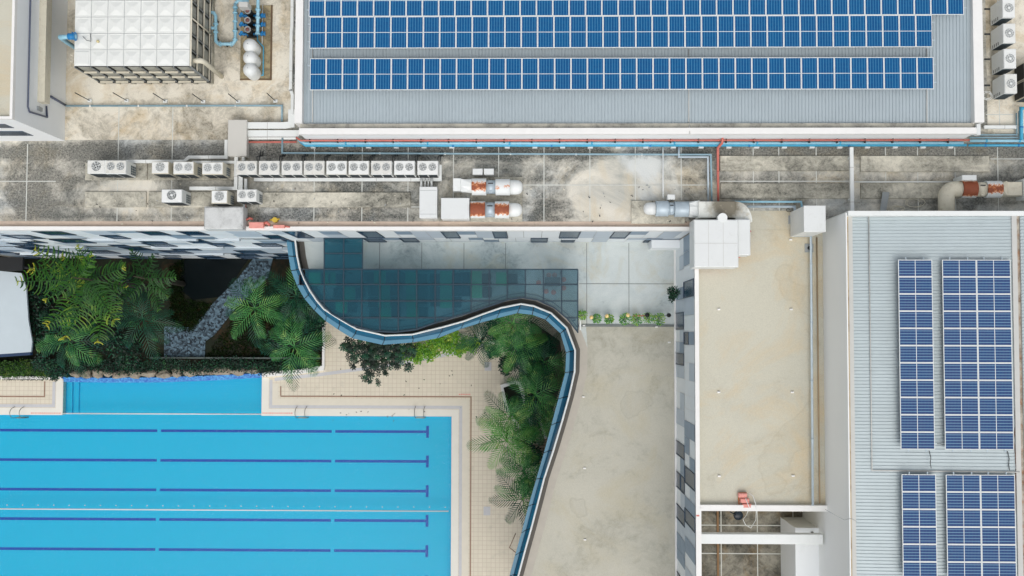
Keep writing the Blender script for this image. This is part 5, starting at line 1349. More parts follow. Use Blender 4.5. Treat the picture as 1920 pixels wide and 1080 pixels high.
# ================================================================ TERRACE CANOPY AND FURNITURE
ZC = ZT+3.0
for gi, (tint, dcol, df_) in enumerate((((.30,.52,.58,1), C(22,94,114), .30), ((.38,.57,.63,1), C(40,100,120), .27), ((.48,.63,.68,1), C(70,108,122), .24), ((.58,.70,.74,1), C(96,126,138), .24))):  # dark to pale tint steps paint the shading inside and the reflection
    m_, nt, b = newmat('tinted canopy glass with painted shading'); nt.nodes.remove(b); p = pos(nt)
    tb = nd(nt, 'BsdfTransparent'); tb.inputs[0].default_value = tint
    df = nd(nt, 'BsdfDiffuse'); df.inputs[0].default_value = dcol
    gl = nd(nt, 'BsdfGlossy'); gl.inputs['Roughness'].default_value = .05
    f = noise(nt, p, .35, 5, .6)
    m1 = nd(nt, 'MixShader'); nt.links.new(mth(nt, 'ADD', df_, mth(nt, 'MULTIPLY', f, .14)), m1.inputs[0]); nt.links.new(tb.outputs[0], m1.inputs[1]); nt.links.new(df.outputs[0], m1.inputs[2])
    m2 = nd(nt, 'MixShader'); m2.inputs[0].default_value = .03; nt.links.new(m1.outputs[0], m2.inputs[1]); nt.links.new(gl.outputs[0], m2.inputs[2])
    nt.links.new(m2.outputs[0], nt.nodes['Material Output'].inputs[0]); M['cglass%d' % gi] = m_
M['mull'] = plain('dark teal mullion', C(22,50,66), .4, var=.15)
can = thing('glass_canopy', 'large teal glass canopy with dark grid bars over the dining terrace', 'canopy', P(820, 550, ZC))
lowc = [(565,505),(572,522),(583,542),(600,566),(622,588),(660,610),(700,621),(741,623),(781,618),(815,606),(850,595),(883,586),(918,574),(953,562),(980,558),(1009,563),(1039,577),(1063,597),(1084,624)]
def lowy(px):
    for i in range(len(lowc)-1):
        if lowc[i][0] <= px <= lowc[i+1][0]:
            k = (px-lowc[i][0])/(lowc[i+1][0]-lowc[i][0]); return lowc[i][1]*(1-k)+lowc[i+1][1]*k
    return None
gx = [565, 608, 644.5, 678.5, 712.5, 747, 781.5, 816, 850, 883.5, 917.5, 951, 985, 1019, 1053, 1083.5]
gy = [505, 533.5, 564.5, 596, 630]
for j in range(len(gy)-1):
    for i in range(len(gx)-1):
        y0, y1 = gy[j], gy[j+1]; n_ = 6; top = []; bot = []
        for k in range(n_+1):
            x = gx[i]+(gx[i+1]-gx[i])*k/n_; ly = lowy(min(x, 1083.9)); yb = min(y1, ly)
            if yb > y0+.5: top.append((x, y0)); bot.append((x, yb))
            elif j > 0 and x > 700: pass
        if len(top) < 2: continue
        mb = MB(); pts = [P(x, y, ZC) for x, y in bot]+[P(x, y, ZC) for x, y in reversed(top)]
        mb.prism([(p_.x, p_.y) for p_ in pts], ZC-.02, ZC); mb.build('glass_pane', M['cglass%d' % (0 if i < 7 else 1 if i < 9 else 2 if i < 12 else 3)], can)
for j in range(2):
    for i in range(2):
        x0 = (608, 644.5)[i]; x1 = (644.5, 680)[i]; y0 = (447, 475.5)[j]; y1 = (475.5, 505)[j]
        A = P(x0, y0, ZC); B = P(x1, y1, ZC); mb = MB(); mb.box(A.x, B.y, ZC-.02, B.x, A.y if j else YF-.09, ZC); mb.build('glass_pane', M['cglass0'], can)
mb = MB(); bw = .035
def bar(x0, y0, x1, y1, w_=bw, z0=ZC+.002, z1=ZC+.05):
    A = P(x0, y0, ZC); B = P(x1, y1, ZC); d = (B-A).normalized(); nn = Vector((-d.y, d.x, 0))*w_
    mb.prism([tuple((A+nn).xy), tuple((A-nn).xy), tuple((B-nn).xy), tuple((B+nn).xy)], z0, z1)
for i, x in enumerate(gx):
    ly = lowy(x) or 505
    if x > 566: bar(x, 505, x, min(ly, 700), bw)
for x in (608, 644.5, 680): bar(x, 446, x, 505)
bar(608, 475.5, 680, 475.5, bw, ZC+.051, ZC+.07); bar(608, 446.5, 680, 446.5, .05, ZC+.051, ZC+.08)
for y in gy[:-1]:
    x0 = min(x for x in range(565, 1084) if (lowy(x) or 0) > y-.1); x1 = 1083.5
    if y <= 533.5: bar(x0, y, x1, y, bw, ZC+.051, ZC+.075)
    else:
        xs_ = [x for x in range(566, 1083) if lowy(x) > y]; s0 = xs_[0]; pv = s0
        for x in xs_[1:]+[9999]:
            if x != pv+1: bar(s0, y, pv, y, bw, ZC+.051, ZC+.075); s0 = x
            pv = x
for i in range(len(lowc)-1): bar(*lowc[i], *lowc[i+1], .045, ZC+.076, ZC+.11)
ins = [(x, y-9 if x > 590 else y-4) for x, y in lowc]
for i in range(3, len(lowc)-1): bar(*ins[i], *ins[i+1], .03, ZC-.16, ZC-.10)
mb.build('mullion', M['mull'], can)
mb = MB()
for x, y in ((645,508),(747,508),(850,508),(951,508),(1053,508),(645,590),(747,600),(850,580),(1078,600),(951,545)):
    A = P(x, y, ZC); mb.tube([(A.x, A.y, ZT+.01), (A.x, A.y, ZC-.03)], .06, 8)
mb.build('post', M['mull'], can)
# white stub posts left of the canopy: railing between canopy and rail
# dining furniture
M['green'] = plain('green table top', C(20,190,130), .4, var=.1, scale=2)
M['chairdk'] = plain('dark chair shell', C(20,34,46), .5, var=.15)
M['orange'] = plain('orange stool', C(222,104,70), .5)
def mk_table(mat, lb, w_=.8, l_=.9, name='dining_table', grp=None):
    t = thing(name, lb, 'table', (0,0,0), grp)
    mb = MB(); mb.bevbox(-w_/2, -l_/2, .71, w_/2, l_/2, .75, .015); mb.build('tabletop', mat, t, loc=(0,0,0))
    mb = MB(); mb.lathe((0,0,0), [(.28,0),(.28,.02),(.04,.05),(.04,.71)], 12); mb.build('pedestal', M['dark'], t, loc=(0,0,0)); return t
def mk_chair(lb, grp):
    t = thing('dining_chair', lb, 'chair', (0,0,0), grp)
    mb = MB(); mb.bevbox(-.32, -.32, .34, .32, .32, .47, .04); mb.build('seat', M['chairdk'], t, loc=(0,0,0))
    mb = MB(); mb.rings([[(.22+.03*math.cos(k/6*math.pi), y, .47+z) for z in (0,.4)] for k, y in enumerate((-.22,-.15,-.05,.05,.15,.22))], 0, False, True, False)
    mb.box(.26, -.34, .46, .34, .34, .86); mb.box(-.3, -.36, .46, .3, -.3, .66); mb.box(-.3, .3, .46, .3, .36, .66); mb.build('backrest', M['chairdk'], t, loc=(0,0,0))
    mb = MB()
    for sx_ in (-1,1):
        for sy_ in (-1,1): mb.tube([(sx_*.2, sy_*.2, .42), (sx_*.23, sy_*.23, 0)], .018, 5)
    mb.build('legs', M['dark'], t, loc=(0,0,0)); return t
tbs = [(590,523),(618,523),(712,521),(771,522),(836,521),(892,521),(941,523),(720,545),(772,545),(836,546),(893,546),(640,575),(720,565),(772,562),(836,565),(722,586),(773,585),(655,550)]
tp = mk_table(M['green'], 'x', grp='green tables under the glass canopy'); ch0 = mk_chair('x', 'dark chairs under the glass canopy')
fu = True; fc = True; NT = len(tbs)
used_c = []
for k, (x, y) in enumerate(tbs):
    A = P(x, y, ZT+.75); loc = (A.x, A.y, ZT+.003)
    rw = 'back' if y < 530 else 'second' if y < 555 else 'third' if y < 580 else 'front'
    kk = sorted(q[0] for q in tbs if ('back' if q[1] < 530 else 'second' if q[1] < 555 else 'third' if q[1] < 580 else 'front') == rw).index(x)
    tn = '%s green table from the left in the %s row' % (ORD[kk], rw)
    lb = tn+' under the canopy'
    if fu: o = tp; o.location = loc; o['label'] = lb; fu = False
    else: dup(tp, loc, lb)
    for s_ in (-1, 1):
        for dy in (-.22,):
            cl = (A.x+s_*.72, A.y+dy*0+random.uniform(-.08, .08), ZT+.003)
            if any((cl[0]-u[0])**2+(cl[1]-u[1])**2 < .30 for u in used_c): continue
            used_c.append(cl); lb = 'dark chair %s of the %s' % ('left' if s_ < 0 else 'right', tn)
            rz = 0 if s_ > 0 else math.pi
            if fc: c_ = ch0; c_.location = cl; c_.rotation_euler = (0,0,rz); c_['label'] = lb; fc = False
            else: dup(ch0, cl, lb, rz)
pt = mk_table(M['chairdk'], 'long dark table with orange stools at the right end of the canopy', 1.05, .62, 'picnic_table'); A = P(1036, 528, ZT+.75); pt.location = (A.x, A.y, ZT+.003)
for x, y in ((1029,516),(1040,516),(1024,546),(1038,548),(1057,524),(1057,540),(1010,530)):
    A = P(x, y, ZT+.45); t = thing('stool', 'orange stool %s the long dark table under the canopy' % {(1029,516):'behind the left half of',(1040,516):'behind the right half of',(1024,546):'in front of the left half of',(1038,548):'in front of the right half of',(1057,524):'off the upper right corner of',(1057,540):'off the lower right corner of',(1010,530):'at the left end of'}[(x, y)], 'stool', (A.x, A.y, ZT+.003), 'orange stools')
    mb = MB(); mb.lathe((0,0,.42), [(.16,0),(.18,.02),(.17,.05),(.001,.055)], 14); mb.build('seat', M['orange'], t, loc=(0,0,0))
    mb = MB(); mb.lathe((0,0,0), [(.14,0),(.03,.03),(.03,.42)], 8); mb.build('stem', M['dark'], t, loc=(0,0,0))

# ================================================================ FOLIAGE
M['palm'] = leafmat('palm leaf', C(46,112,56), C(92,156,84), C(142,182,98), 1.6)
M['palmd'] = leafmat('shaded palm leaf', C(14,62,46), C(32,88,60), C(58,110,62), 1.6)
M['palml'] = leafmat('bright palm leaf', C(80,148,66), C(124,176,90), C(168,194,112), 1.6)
M['pine'] = leafmat('norfolk pine needles', C(34,84,22), C(66,116,30), C(128,150,40), .45)
M['pinetip'] = leafmat('young yellow shoots', C(120,150,44), C(196,184,56), None, 2)
M['pined'] = leafmat('deep pine needles', C(20,62,24), C(44,92,30), None, .8)
M['broad'] = leafmat('dark broad leaf', C(5,26,18), C(12,40,24), C(26,58,30), 1.4)
M['shrub'] = leafmat('yellow green shrub', C(104,160,36), C(140,184,56), C(178,196,84), 1.6)
M['shrubd'] = leafmat('green shrub', C(58,126,44), C(96,152,56), C(160,176,74), 1.6)
M['bark'] = plain('bark', C(66,62,46), .9, var=.25, scale=4)
M['hedge'] = leafmat('hedge', C(40,84,22), C(72,116,32), C(104,122,44), 2.2)
def frond(mb, base, az, L, elev, droop, rr, m=0, wid=.5, n=22, leafw=.035):
    """one pinnate leaf: arching rib with leaflets"""
    d = Vector((math.cos(az), math.sin(az), 0)); pts = []; p = Vector(base); e = elev
    for i in range(n+1):
        pts.append(p.copy()); st = L/n
        p = p+Vector((d.x*math.cos(e), d.y*math.cos(e), math.sin(e)))*st; e -= droop/n*(1+.6*i/n)
    side = Vector((-d.y, d.x, 0)); tw = rr.uniform(-.3, .3)
    for i in range(n):
        a, b = pts[i], pts[i+1]; w_ = .022*(1-i/n)+.006
        mb.face([a-side*w_, a+side*w_, b+side*w_, b-side*w_], m)
        if i < 2: continue
        t = i/n; ll = wid*L*(math.sin(math.pi*min(1, .16+t*.90)))**.7*rr.uniform(.85, 1.05)
        tang = (b-a).normalized()
        for s_ in (-1, 1):
            for h_ in (.3,):
                o = a.lerp(b, h_); dirv = (side*s_*(.85-.45*t)+tang*(.55+.65*t)+Vector((0, 0, tw*s_*.6+.06))).normalized()
                tip = o+dirv*ll*.62+Vector((0, 0, -.02)); tip2 = o+dirv*ll+Vector((0, 0, -ll*.30*rr.uniform(.6, 1.5)))
                wv = tang*leafw
                mb.face([o-wv*.6, o+wv*.6, tip+wv, tip-wv], m); mb.face([tip-wv, tip+wv, tip2], m)
def palm(x, y, z, rpx, nf, seed, lb, mats=('palm', 'palmd', 'palml'), leans=0, group='palm trees', skip=None, hk=1.0):
    rr = random.Random(seed); A = P(x, y, z); L = rpx*px2m(z)*1.24; z0 = ter_z(x, y)
    t = thing('palm_tree', lb, 'palm tree', (A.x, A.y, z0), group)
    mb = MB(); h = z-z0
    lx, ly_ = rr.uniform(-.3, .3), rr.uniform(-.3, .3)
    mb.tube([(A.x+lx, A.y+ly_, z0), (A.x+lx*.5, A.y+ly_*.4, z0+h*.5), (A.x, A.y, z-.1)], .12, 8, radii=[.16, .11, .08]); mb.build('trunk', M['bark'], t)
    mb = MB()
    for i in range(nf):
        az = i*2.399963+rr.uniform(-.25, .25); k = i/nf
        if skip and skip(az % math.tau): continue
        el = .15+.95*k*k+rr.uniform(-.12, .12); dr = 1.0+.7*k+rr.uniform(-.2, .25)
        Lf = L*(1.12-.35*k)*rr.uniform(.85, 1.08)
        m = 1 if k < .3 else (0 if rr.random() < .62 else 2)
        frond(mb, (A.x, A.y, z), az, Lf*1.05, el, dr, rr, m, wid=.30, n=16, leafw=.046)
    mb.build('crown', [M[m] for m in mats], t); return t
def ter_z(x, y): return 0.0
PALMS = [
 (128,640,6.0,62,13,21,'dark palm at the lower left, beside the white canopy', ('palmd','palmd','palm')),
 (268,598,6.5,66,13,22,'bluish-green palm between the tall pine and the gravel path', ('palmd','palmd','palm')),
 (478,578,7.0,64,14,23,'green palm leaning over the gravel path in the middle of the garden', ('palm','palmd','palml')),
 (556,555,7.0,62,12,24,'palm close under the curved ledge in the garden', ('palmd','palmd','palm')),
 (552,650,6.5,66,15,25,'palm at the garden corner overhanging the white kerb wall', ('palm','palmd','palm')),
 (962,606,8.5,66,15,31,'palm under the crest of the curved ledge, one pale frond', ('palm','palmd','palml')),
 (968,650,7.0,62,13,32,'palm with dark fronds below the crest palm', ('palm','palmd','palml')),
 (1018,678,6.0,62,13,33,'palm hard against the curved glass at its rightmost bulge', ('palm','palmd','palmd')),
 (1004,740,6.5,66,15,34,'palm beside the white planter with a long feathery frond', ('palm','palmd','palm')),
 (956,786,6.4,56,12,35,'palm just below the white planter', ('palm','palmd','palml')),
 (950,826,6.8,64,15,36,'brightest palm, spreading over the tiled deck', ('palml','palm','palml')),
 (982,884,6.0,54,12,37,'small palm below the brightest one', ('palm','palmd','palm')),
 (980,936,6.2,56,12,38,'lowest palm, tucked under the sloping ledge', ('palm','palmd','palmd')),
 (1012,800,5.0,40,9,39,'small palm by the striped pergola', ('palm','palmd','palml')),
 (900,640,6.0,46,11,40,'dark palm behind the yellow-green shrub', ('palmd','palmd','palm')),
]
def clipfun(x, y): return None
for a in PALMS: palm(*a[:7], a[7])
# norfolk pine
def pine(x, y, z, seed, arms, lb, mats, comb=1.15, zdrop=.5):
    rr = random.Random(seed); A = P(x, y, z)
    t = thing('pine_tree', lb, 'pine tree', (A.x, A.y, 0))
    mb = MB(); mb.tube([(A.x, A.y, 0), (A.x, A.y, z*.6), (A.x, A.y, z+1.2)], .2, 8, radii=[.24, .16, .03]); mb.build('trunk', M['bark'], t)
    mb = MB()
    for (tx, ty, dz) in arms:
        B = P(tx, ty, z+dz); base = Vector((A.x, A.y, z+dz-zdrop)); d = B-base; L = d.length; n_ = int(L/.20); dn = d.normalized(); side = dn.cross(Vector((0,0,1))).normalized(); upv = side.cross(dn)
        prev = base
        sag = .12*L
        rib = []
        for i in range(n_+1):
            k = i/n_; pt = base+d*k+Vector((0,0,-math.sin(k*math.pi)*sag+k*k*.35)); rib.append(pt)
        mb.tube(rib[::3]+[rib[-1]], .03, 5, 1)
        for i in range(2, n_+1):
            k = i/n_; pt = rib[i]
            for s_ in (-1, 1):
                ll = comb*L*rr.uniform(.22,.33)*(math.sin(math.pi*min(.97, .22+.72*k)))**.8*rr.uniform(.85, 1.1)
                # curved side shoot, made of three narrow bristly pieces
                q = pt+dn*rr.uniform(-.08,.08); dirv = (side*s_+dn*rr.uniform(-.1,.3)+Vector((0,0,rr.uniform(-.12,.12)))).normalized(); ps = [q]
                for j in range(4):
                    dirv = (dirv+dn*(.10+.10*j)+Vector((0,0,-.16+.02*j))).normalized(); q = q+dirv*ll/4; ps.append(q.copy())
                m = 2 if (k > .93 and rr.random() < .6) else (0 if rr.random() < .7 else 1)
                
                for j in range(4):
                    w_ = .05*(1-.12*j); cr = (ps[j+1]-ps[j]).cross(Vector((0,0,1))).normalized()
                    mb.face([ps[j]-cr*w_, ps[j]+cr*w_, ps[j+1]+cr*w_, ps[j+1]-cr*w_], m)
                    # needles standing off the shoot
                    o = ps[j].lerp(ps[j+1], rr.random())
                    for s2 in (-1, 1):
                        tip = o+cr*s2*.055+(ps[j+1]-ps[j]).normalized()*.05+Vector((0,0,rr.uniform(.0,.06)))
                        mb.face([o, o+(ps[j+1]-ps[j])*.16, tip], m)
        # bright shoot at the tip
        for i in range(9):
            a = rr.uniform(0, math.tau); v_ = (dn*rr.uniform(.2,1)+side*math.sin(a)*.8+upv*math.cos(a)*.5).normalized()*rr.uniform(.15,.34)
            o = rib[-1]-dn*rr.uniform(0,.25); mb.face([o-side*.02, o+side*.02, o+v_], 2)
    mb.build('crown', [M[mats[0]], M[mats[1]], M[mats[2]], M['bark']], t); return t
PINE_BRUSH = True
pine(150, 522, 15, 5, [(36,528,0),(88,563,1.2),(124,636,-.5),(218,604,0),(236,500,-1),(176,478,1),(150,462,-1.5),(70,470,-2),(200,560,-1.5),(92,610,-2.5),(186,640,-3),(60,505,-3),(240,540,-3.4),(120,480,-3)],
     'tall norfolk pine with comb-like yellow-green branches in the sunken garden', ('pine','pined','pinetip'))
pine(262, 520, 10, 6, [(330,520,0),(318,556,-.5),(250,470,-.6),(228,565,-.8),(290,480,-.4),(300,580,-1.5),(215,500,-1)], 'shorter darker norfolk pine right of the tall one', ('pined','pined','pine'))
def clump(name, lb, cat, blobs, n, leaf, mats, z0=0, seed=1, stem=True, flat=.5, group=None, star=False, kind=None):
    """leaf-sized faces spread through several uneven lobes; blobs=(px,py,z,rx,rz)"""
    rr = random.Random(seed); c0 = P(blobs[0][0], blobs[0][1], blobs[0][2]); t = thing(name, lb, cat, (c0.x, c0.y, z0), group)
    mb = MB(); tot = sum(b_[3]**2 for b_ in blobs)
    for bx, by, bz, br_, brz in blobs:
        c = P(bx, by, bz); cnt = int(n*br_**2/tot)
        for i in range(cnt):
            a = rr.uniform(0, math.tau); u = rr.uniform(-1, 1); q = rr.random()**.45; s_ = math.sqrt(1-u*u)
            p_ = c+Vector((br_*q*s_*math.cos(a), br_*q*s_*math.sin(a), brz*q*u)); l = leaf*rr.uniform(.6, 1.35)
            if star:
                for k in range(6):
                    a2 = a+k*math.tau/6; d = Vector((math.cos(a2), math.sin(a2), -.15)); sd_ = Vector((-d.y, d.x, 0))
                    mb.face([p_, p_+d*l*.55+sd_*l*.20, p_+d*l, p_+d*l*.55-sd_*l*.20], rr.choice((0,0,1)) if k == 0 else mb.m[-1])
            else:
                v = Vector((rr.uniform(-1,1), rr.uniform(-1,1), rr.uniform(-.5,.5))).normalized(); sd_ = v.cross(Vector((rr.uniform(-.4,.4), rr.uniform(-.4,.4), 1))).normalized()
                mb.face([p_, p_+v*l*.5+sd_*l*flat*.5, p_+v*l, p_+v*l*.5-sd_*l*flat*.5], rr.choice(range(len(mats))))
    mb.build('crown', [M[m] for m in mats], t)
    if stem:
        mb = MB()
        for bx, by, bz, br_, brz in blobs[:7]:
            c = P(bx, by, bz); mb.tube([(c0.x, c0.y, z0), ((c0.x+c.x)/2, (c0.y+c.y)/2, z0+(bz-z0)*.6), (c.x, c.y, bz)], .05, 6, radii=[.08, .05, .02])
        mb.build('trunk', M['bark'], t)
    return t
clump('leafy_tree', 'dark tree with star-shaped leaf clusters hanging over the tiled deck', 'tree',
      [(700,652,5.5,1.5,.8),(655,650,5.3,.7,.4),(663,668,5.2,.6,.4),(660,685,5,.28,.2),(700,680,5,1.1,.6),(735,672,5,.9,.5),(745,690,4.8,.25,.2),(765,689,4.8,.35,.2),(688,705,4.6,.45,.3),(708,716,4.4,.28,.2),(693,714,4.4,.25,.2),(722,700,4.6,.35,.2),(740,655,5.4,.9,.5),(768,658,5.2,.6,.4)], 560, .24, ('broad','palmd'), 0, 3, star=True)
clump('flowering_shrub', 'long bright yellow-green shrub under the middle of the curved ledge', 'shrub',
      [(760,662,3.2,.75,.5),(785,658,3.4,.8,.5),(812,652,3.3,.8,.5),(840,648,3.2,.8,.5),(868,646,3.1,.75,.5),(888,642,3,.6,.4),(782,672,2.8,.5,.4),(806,668,2.8,.45,.3),(745,656,3.2,.45,.3),(860,658,2.8,.5,.3),(885,654,2.7,.4,.3),(820,634,3.6,.6,.4),(850,628,3.6,.6,.4)], 5200, .17, ('shrub','shrub','shrubd'), 0, 8, flat=.55)
clump('leafy_bush', 'dark green small-leaved bush beside the planter, left of the palms', 'shrub',
      [(952,680,3,.8,.6),(972,676,3.1,.7,.5),(948,694,2.7,.5,.4),(985,700,2.8,.6,.4),(925,660,3,.6,.4)], 1900, .15, ('palmd','broad'), 0, 9, flat=.7)
clump('wall_bush', 'dark bushy plant growing out of the checkered west wall', 'plant', [(1263,549,ZT+3.2,.42,.35),(1259,560,ZT+3,.22,.2)], 520, .16, ('palmd','broad'), ZT+2.4, 10, flat=.3)
clump('hedge', 'clipped mottled green hedge above the pool kerb at the left edge', 'hedge', [(x, 692+random.uniform(-3,3), .9, .75, .5) for x in range(-30, 92, 14)], 6000, .13, ('hedge','broad','hedge'), 0, 12, stem=False)
clump('leafy_bush', 'dark bush at the left end of the stone edging, beside the pool bay', 'shrub', [(100,690,1.6,.9,.6),(75,680,1.8,.7,.5),(120,695,1.4,.6,.5),(104,706,1.3,.4,.4)], 1800, .17, ('broad','palmd'), 0, 13)
clump('ground_hedge', 'low black-green hedge between the stone edging and the garden kerb', 'hedge', [(x, 686+4*math.sin(x), .5, .7, .35) for x in range(150, 600, 18)], 6500, .15, ('broad','broad','palmd'), 0, 14, stem=False)
clump('leafy_bush', 'dark undergrowth at the foot of the two pines', 'shrub', [(x, y, 1.8, 1.3, .8) for x, y in ((70,560),(80,630),(120,600),(160,650),(170,560),(230,540),(60,600),(210,640),(240,660),(110,520))], 5200, .24, ('broad','palmd','broad'), 0, 15)
clump('leafy_bush', 'dark undergrowth below the palms near the garden corner', 'shrub', [(x, y, 1.5, 1.1, .7) for x, y in ((545,600),(580,640),(520,640),(590,600),(570,560))], 3200, .22, ('broad','palmd','broad'), 0, 16)
clump('leafy_bush', 'dark undergrowth below the palms along the curved ledge', 'shrub', [(x, y, 1.5, 1.0, .7) for x, y in ((985,650),(1005,700),(1020,650),(1000,760),(985,820),(1000,860),(990,910),(930,620),(960,640),(1010,720))], 5200, .2, ('broad','palmd','palmd'), 0, 17)
if 0: clump('dry_bush', 'sparse dry brown twigs beside the white planter', 'shrub', [(930,735,1.4,.45,.3),(928,752,1.3,.4,.3)], 90, .10, ('bark','shrubd'), 0, 18)

# rocks along the pool edge
M['rock'] = plain('boulder', C(150,140,124), .9, var=.3, scale=2, dirt=C(90,80,70), dirt_amt=.5)
rr = random.Random(4); x = 128
k = 0
while x < 482:
    wpx = rr.uniform(18, 34); cx = x+wpx/2; cy = 701-(0 if cx < 300 else (cx-300)*.035); z = .3; A = P(cx, cy, z); hw_ = wpx*px2m(z)/2
    bm = bmesh.new(); bmesh.ops.create_icosphere(bm, subdivisions=2, radius=1)
    for v in bm.verts:
        s_ = 1+.16*math.sin(v.co.x*3.1+k)+.14*math.cos(v.co.y*4+k*2)+rr.uniform(-.06,.06)
        v.co = Vector((max(-.9, min(.9, v.co.x*1.1))*hw_*s_, v.co.y*.36*s_, v.co.z*.42*s_))
    me = bpy.data.meshes.new('boulder'); bm.to_mesh(me); bm.free(); me.materials.append(M['rock'])
    o = bpy.data.objects.new('boulder', me); COL.objects.link(o); o.location = (A.x, A.y+rr.uniform(-.06,.06), .02); o.rotation_euler = (0, 0, rr.uniform(-.12, .12))
    tag(o, 'flat brownish edging boulder along the pool bay, number counted from the left: '+ORD[min(k, 19)], 'boulder', 'edging boulders along the pool bay'); o['label'] = '%s flat boulder from the left along the back of the pool bay' % ORD[min(k, 19)]
    x += wpx*.93; k += 1

# pot plants on the terrace edge
plants = [(1092,591,.30,'on a white post, nearest the glass canopy','shrubd'),(1119,597,.26,'beside the left yellow lamp','palm'),(1142,598,.28,'below the middle yellow lamp','shrubd'),(1172,598,.36,'beside the right yellow lamp','palm'),(1194,599,.34,'left end of the red rod','palm'),(1215.5,596,.32,'right end of the red rod','palm'),(1236.5,598,.38,'nearest the black ball lamp','palm')]
for x, y, r_, lb, mt in plants:
    z = ZT+.9; A = P(x, y, z); t = thing('potted_plant', 'small green potted plant in the terrace row, '+lb, 'potted plant', (A.x, A.y, ZT+.02), 'potted plants in a row on the terrace step')
    mb = MB(); mb.lathe((A.x, A.y, ZT+.02), [(.12,0),(.17,.28),(.18,.30),(.15,.30),(.001,.27)], 14); mb.build('pot', M['lgrey'], t)
    rr = random.Random(int(x)); mb = MB()
    for i in range(170):
        a = rr.uniform(0, math.tau); q = rr.random()**.6*r_; c = Vector((A.x+q*math.cos(a), A.y+q*math.sin(a), z-.2+rr.uniform(-.15,.25))); v = Vector((math.cos(a)+rr.uniform(-.6,.6), math.sin(a)+rr.uniform(-.6,.6), rr.uniform(-.3,.3))).normalized(); s_ = Vector((-v.y, v.x, 0))*.03; l = rr.uniform(.08,.17)
        mb.face([c-s_*.3, c+v*l*.5-s_, c+v*l, c+v*l*.5+s_], rr.choice((0,0,1)))
    for i in range(7): a = i*.9; mb.tube([(A.x, A.y, ZT+.28), (A.x+r_*.5*math.cos(a), A.y+r_*.5*math.sin(a), z-.15)], .008, 4, 2)
    mb.build('foliage', [M[mt], M['shrub'], M['bark']], t)
for x, y, lb in ((1109,595,'left'),(1138,592.5,'middle'),(1177.5,591,'right')):
    z = ZT+.9; A = P(x, y, z); t = thing('ball_lamp', 'round cream-yellow ball lamp among the potted plants, %s of the three' % lb, 'lamp', (A.x, A.y, ZT+.02), 'three yellow ball lamps')
    mb = MB(); mb.lathe((A.x, A.y, z-.14), [(.03,0),(.10,.04),(.14,.13),(.12,.22),(.06,.27),(.001,.28)], 16); mb.build('globe', plain('cream globe', C(236,206,140), .35), t)
    mb = MB(); mb.tube([(A.x, A.y, ZT+.02), (A.x, A.y, z-.13)], .02, 6); mb.build('stem', M['grey'], t)
for x, y, lb in ((1213.5,590.6,'left one at the end of the red rod'),(1254,591,'right one near the checkered wall')):
    z = ZT+.9; A = P(x, y, z); t = thing('ball_lamp', 'black ball lamp on the terrace step, '+lb, 'lamp', (A.x, A.y, ZT+.02), 'black ball lamps')
    mb = MB(); mb.lathe((A.x, A.y, z-.15), [(.03,0),(.12,.04),(.15,.14),(.12,.24),(.06,.29),(.001,.3)], 16); mb.build('globe', M['black'], t)
    mb = MB(); mb.tube([(A.x, A.y, ZT+.02), (A.x, A.y, z-.14)], .02, 6); mb.build('stem', M['dark'], t)
mb = MB(); mb.tube([P(1187, 592.3, ZT+.8), P(1212, 591.8, ZT+.8)], .035, 6); mb.tube([P(1190, 592.3, ZT+.8), (P(1190, 592.3, ZT+.8).x, P(1190, 592.3, ZT+.8).y, ZT+.02)], .02, 5)
tag(mb.build('red_rod', M['red']), 'short red rod lying level above the middle potted plants', 'rod')
mb = MB(); q = P(1216, 591, ZT+.7); mb.tube([q, P(1250, 591.4, ZT+.7)], .015, 5); mb.tube([(q.x, q.y, ZT+.7), (q.x, q.y, ZT+.02)], .015, 5)
tag(mb.build('thin_rail', M['dark']), 'thin dark wire rail between the two black ball lamps', 'rail')
mb = MB(); A = P(1088.5, 619, ZT+.5); mb.box(A.x-.06, A.y, ZT+.021, A.x+.05, P(1088, 594, ZT+.5).y, ZT+.3)
tag(mb.build('white_post', M['white']), 'short white post lying beside the canopy corner and first potted plant', 'post')

# planter, pergola
t = thing('planter', 'white-rimmed planter box with dark soil beside the palms on the deck', 'planter', P(953, 740, .4))
def quadring(outer, inner, z0, z1, nm, mat):
    mb = MB(); N = len(outer); O = [P(x, y, z1) for x, y in outer]; I = [P(x, y, z1) for x, y in inner]
    for i in range(N):
        j = (i+1) % N; mb.face([O[i], O[j], I[j], I[i]]); mb.face([(O[i].x,O[i].y,z0),(O[j].x,O[j].y,z0),O[j],O[i]]); mb.face([(I[j].x,I[j].y,z0),(I[i].x,I[i].y,z0),I[i],I[j]])
    mb.build(nm, mat, t)
quadring([(938,722),(963,714),(978,716),(1000,800),(1008,815),(980,818),(948,770)], [(944,727),(962,720),(972,722),(994,802),(1000,810),(984,812),(953,766)], 0, .5, 'rim', M['capwhite'])
mb = MB(); mb.prism([tuple(P(x, y, .4).xy) for x, y in [(944,727),(962,720),(972,722),(994,802),(1000,810),(984,812),(953,766)]], .001, .4); mb.build('soil', M['soil'], t)
t = thing('pergola', 'brown slatted strip between pale rails beside the sloping ledge', 'pergola', P(1010, 830, .5))
wd_ = plain('grey brown slats', C(150,134,116), .8, var=.15, scale=2)
e0, e1 = [(1002,775),(996,870)], [(1022,775),(1016,870)]
mb = MB()
for k in range(15):
    f = k/14; a = P(1001+f*-2+(-3), 785+f*78, .6); b = P(1023-f*4, 785+f*78, .6)
    mb.box(a.x, a.y-.09, .52, b.x+.3, a.y+.09, .6)
mb.build('slat', wd_, t)
mb = MB()
for (x0, y0, x1, y1) in ((1012,782,1024,822),(996,832,1006,868)):
    A = P(x0, y0, .75); B = P(x1, y1, .75); mb.tube([A, B], .14, 6)
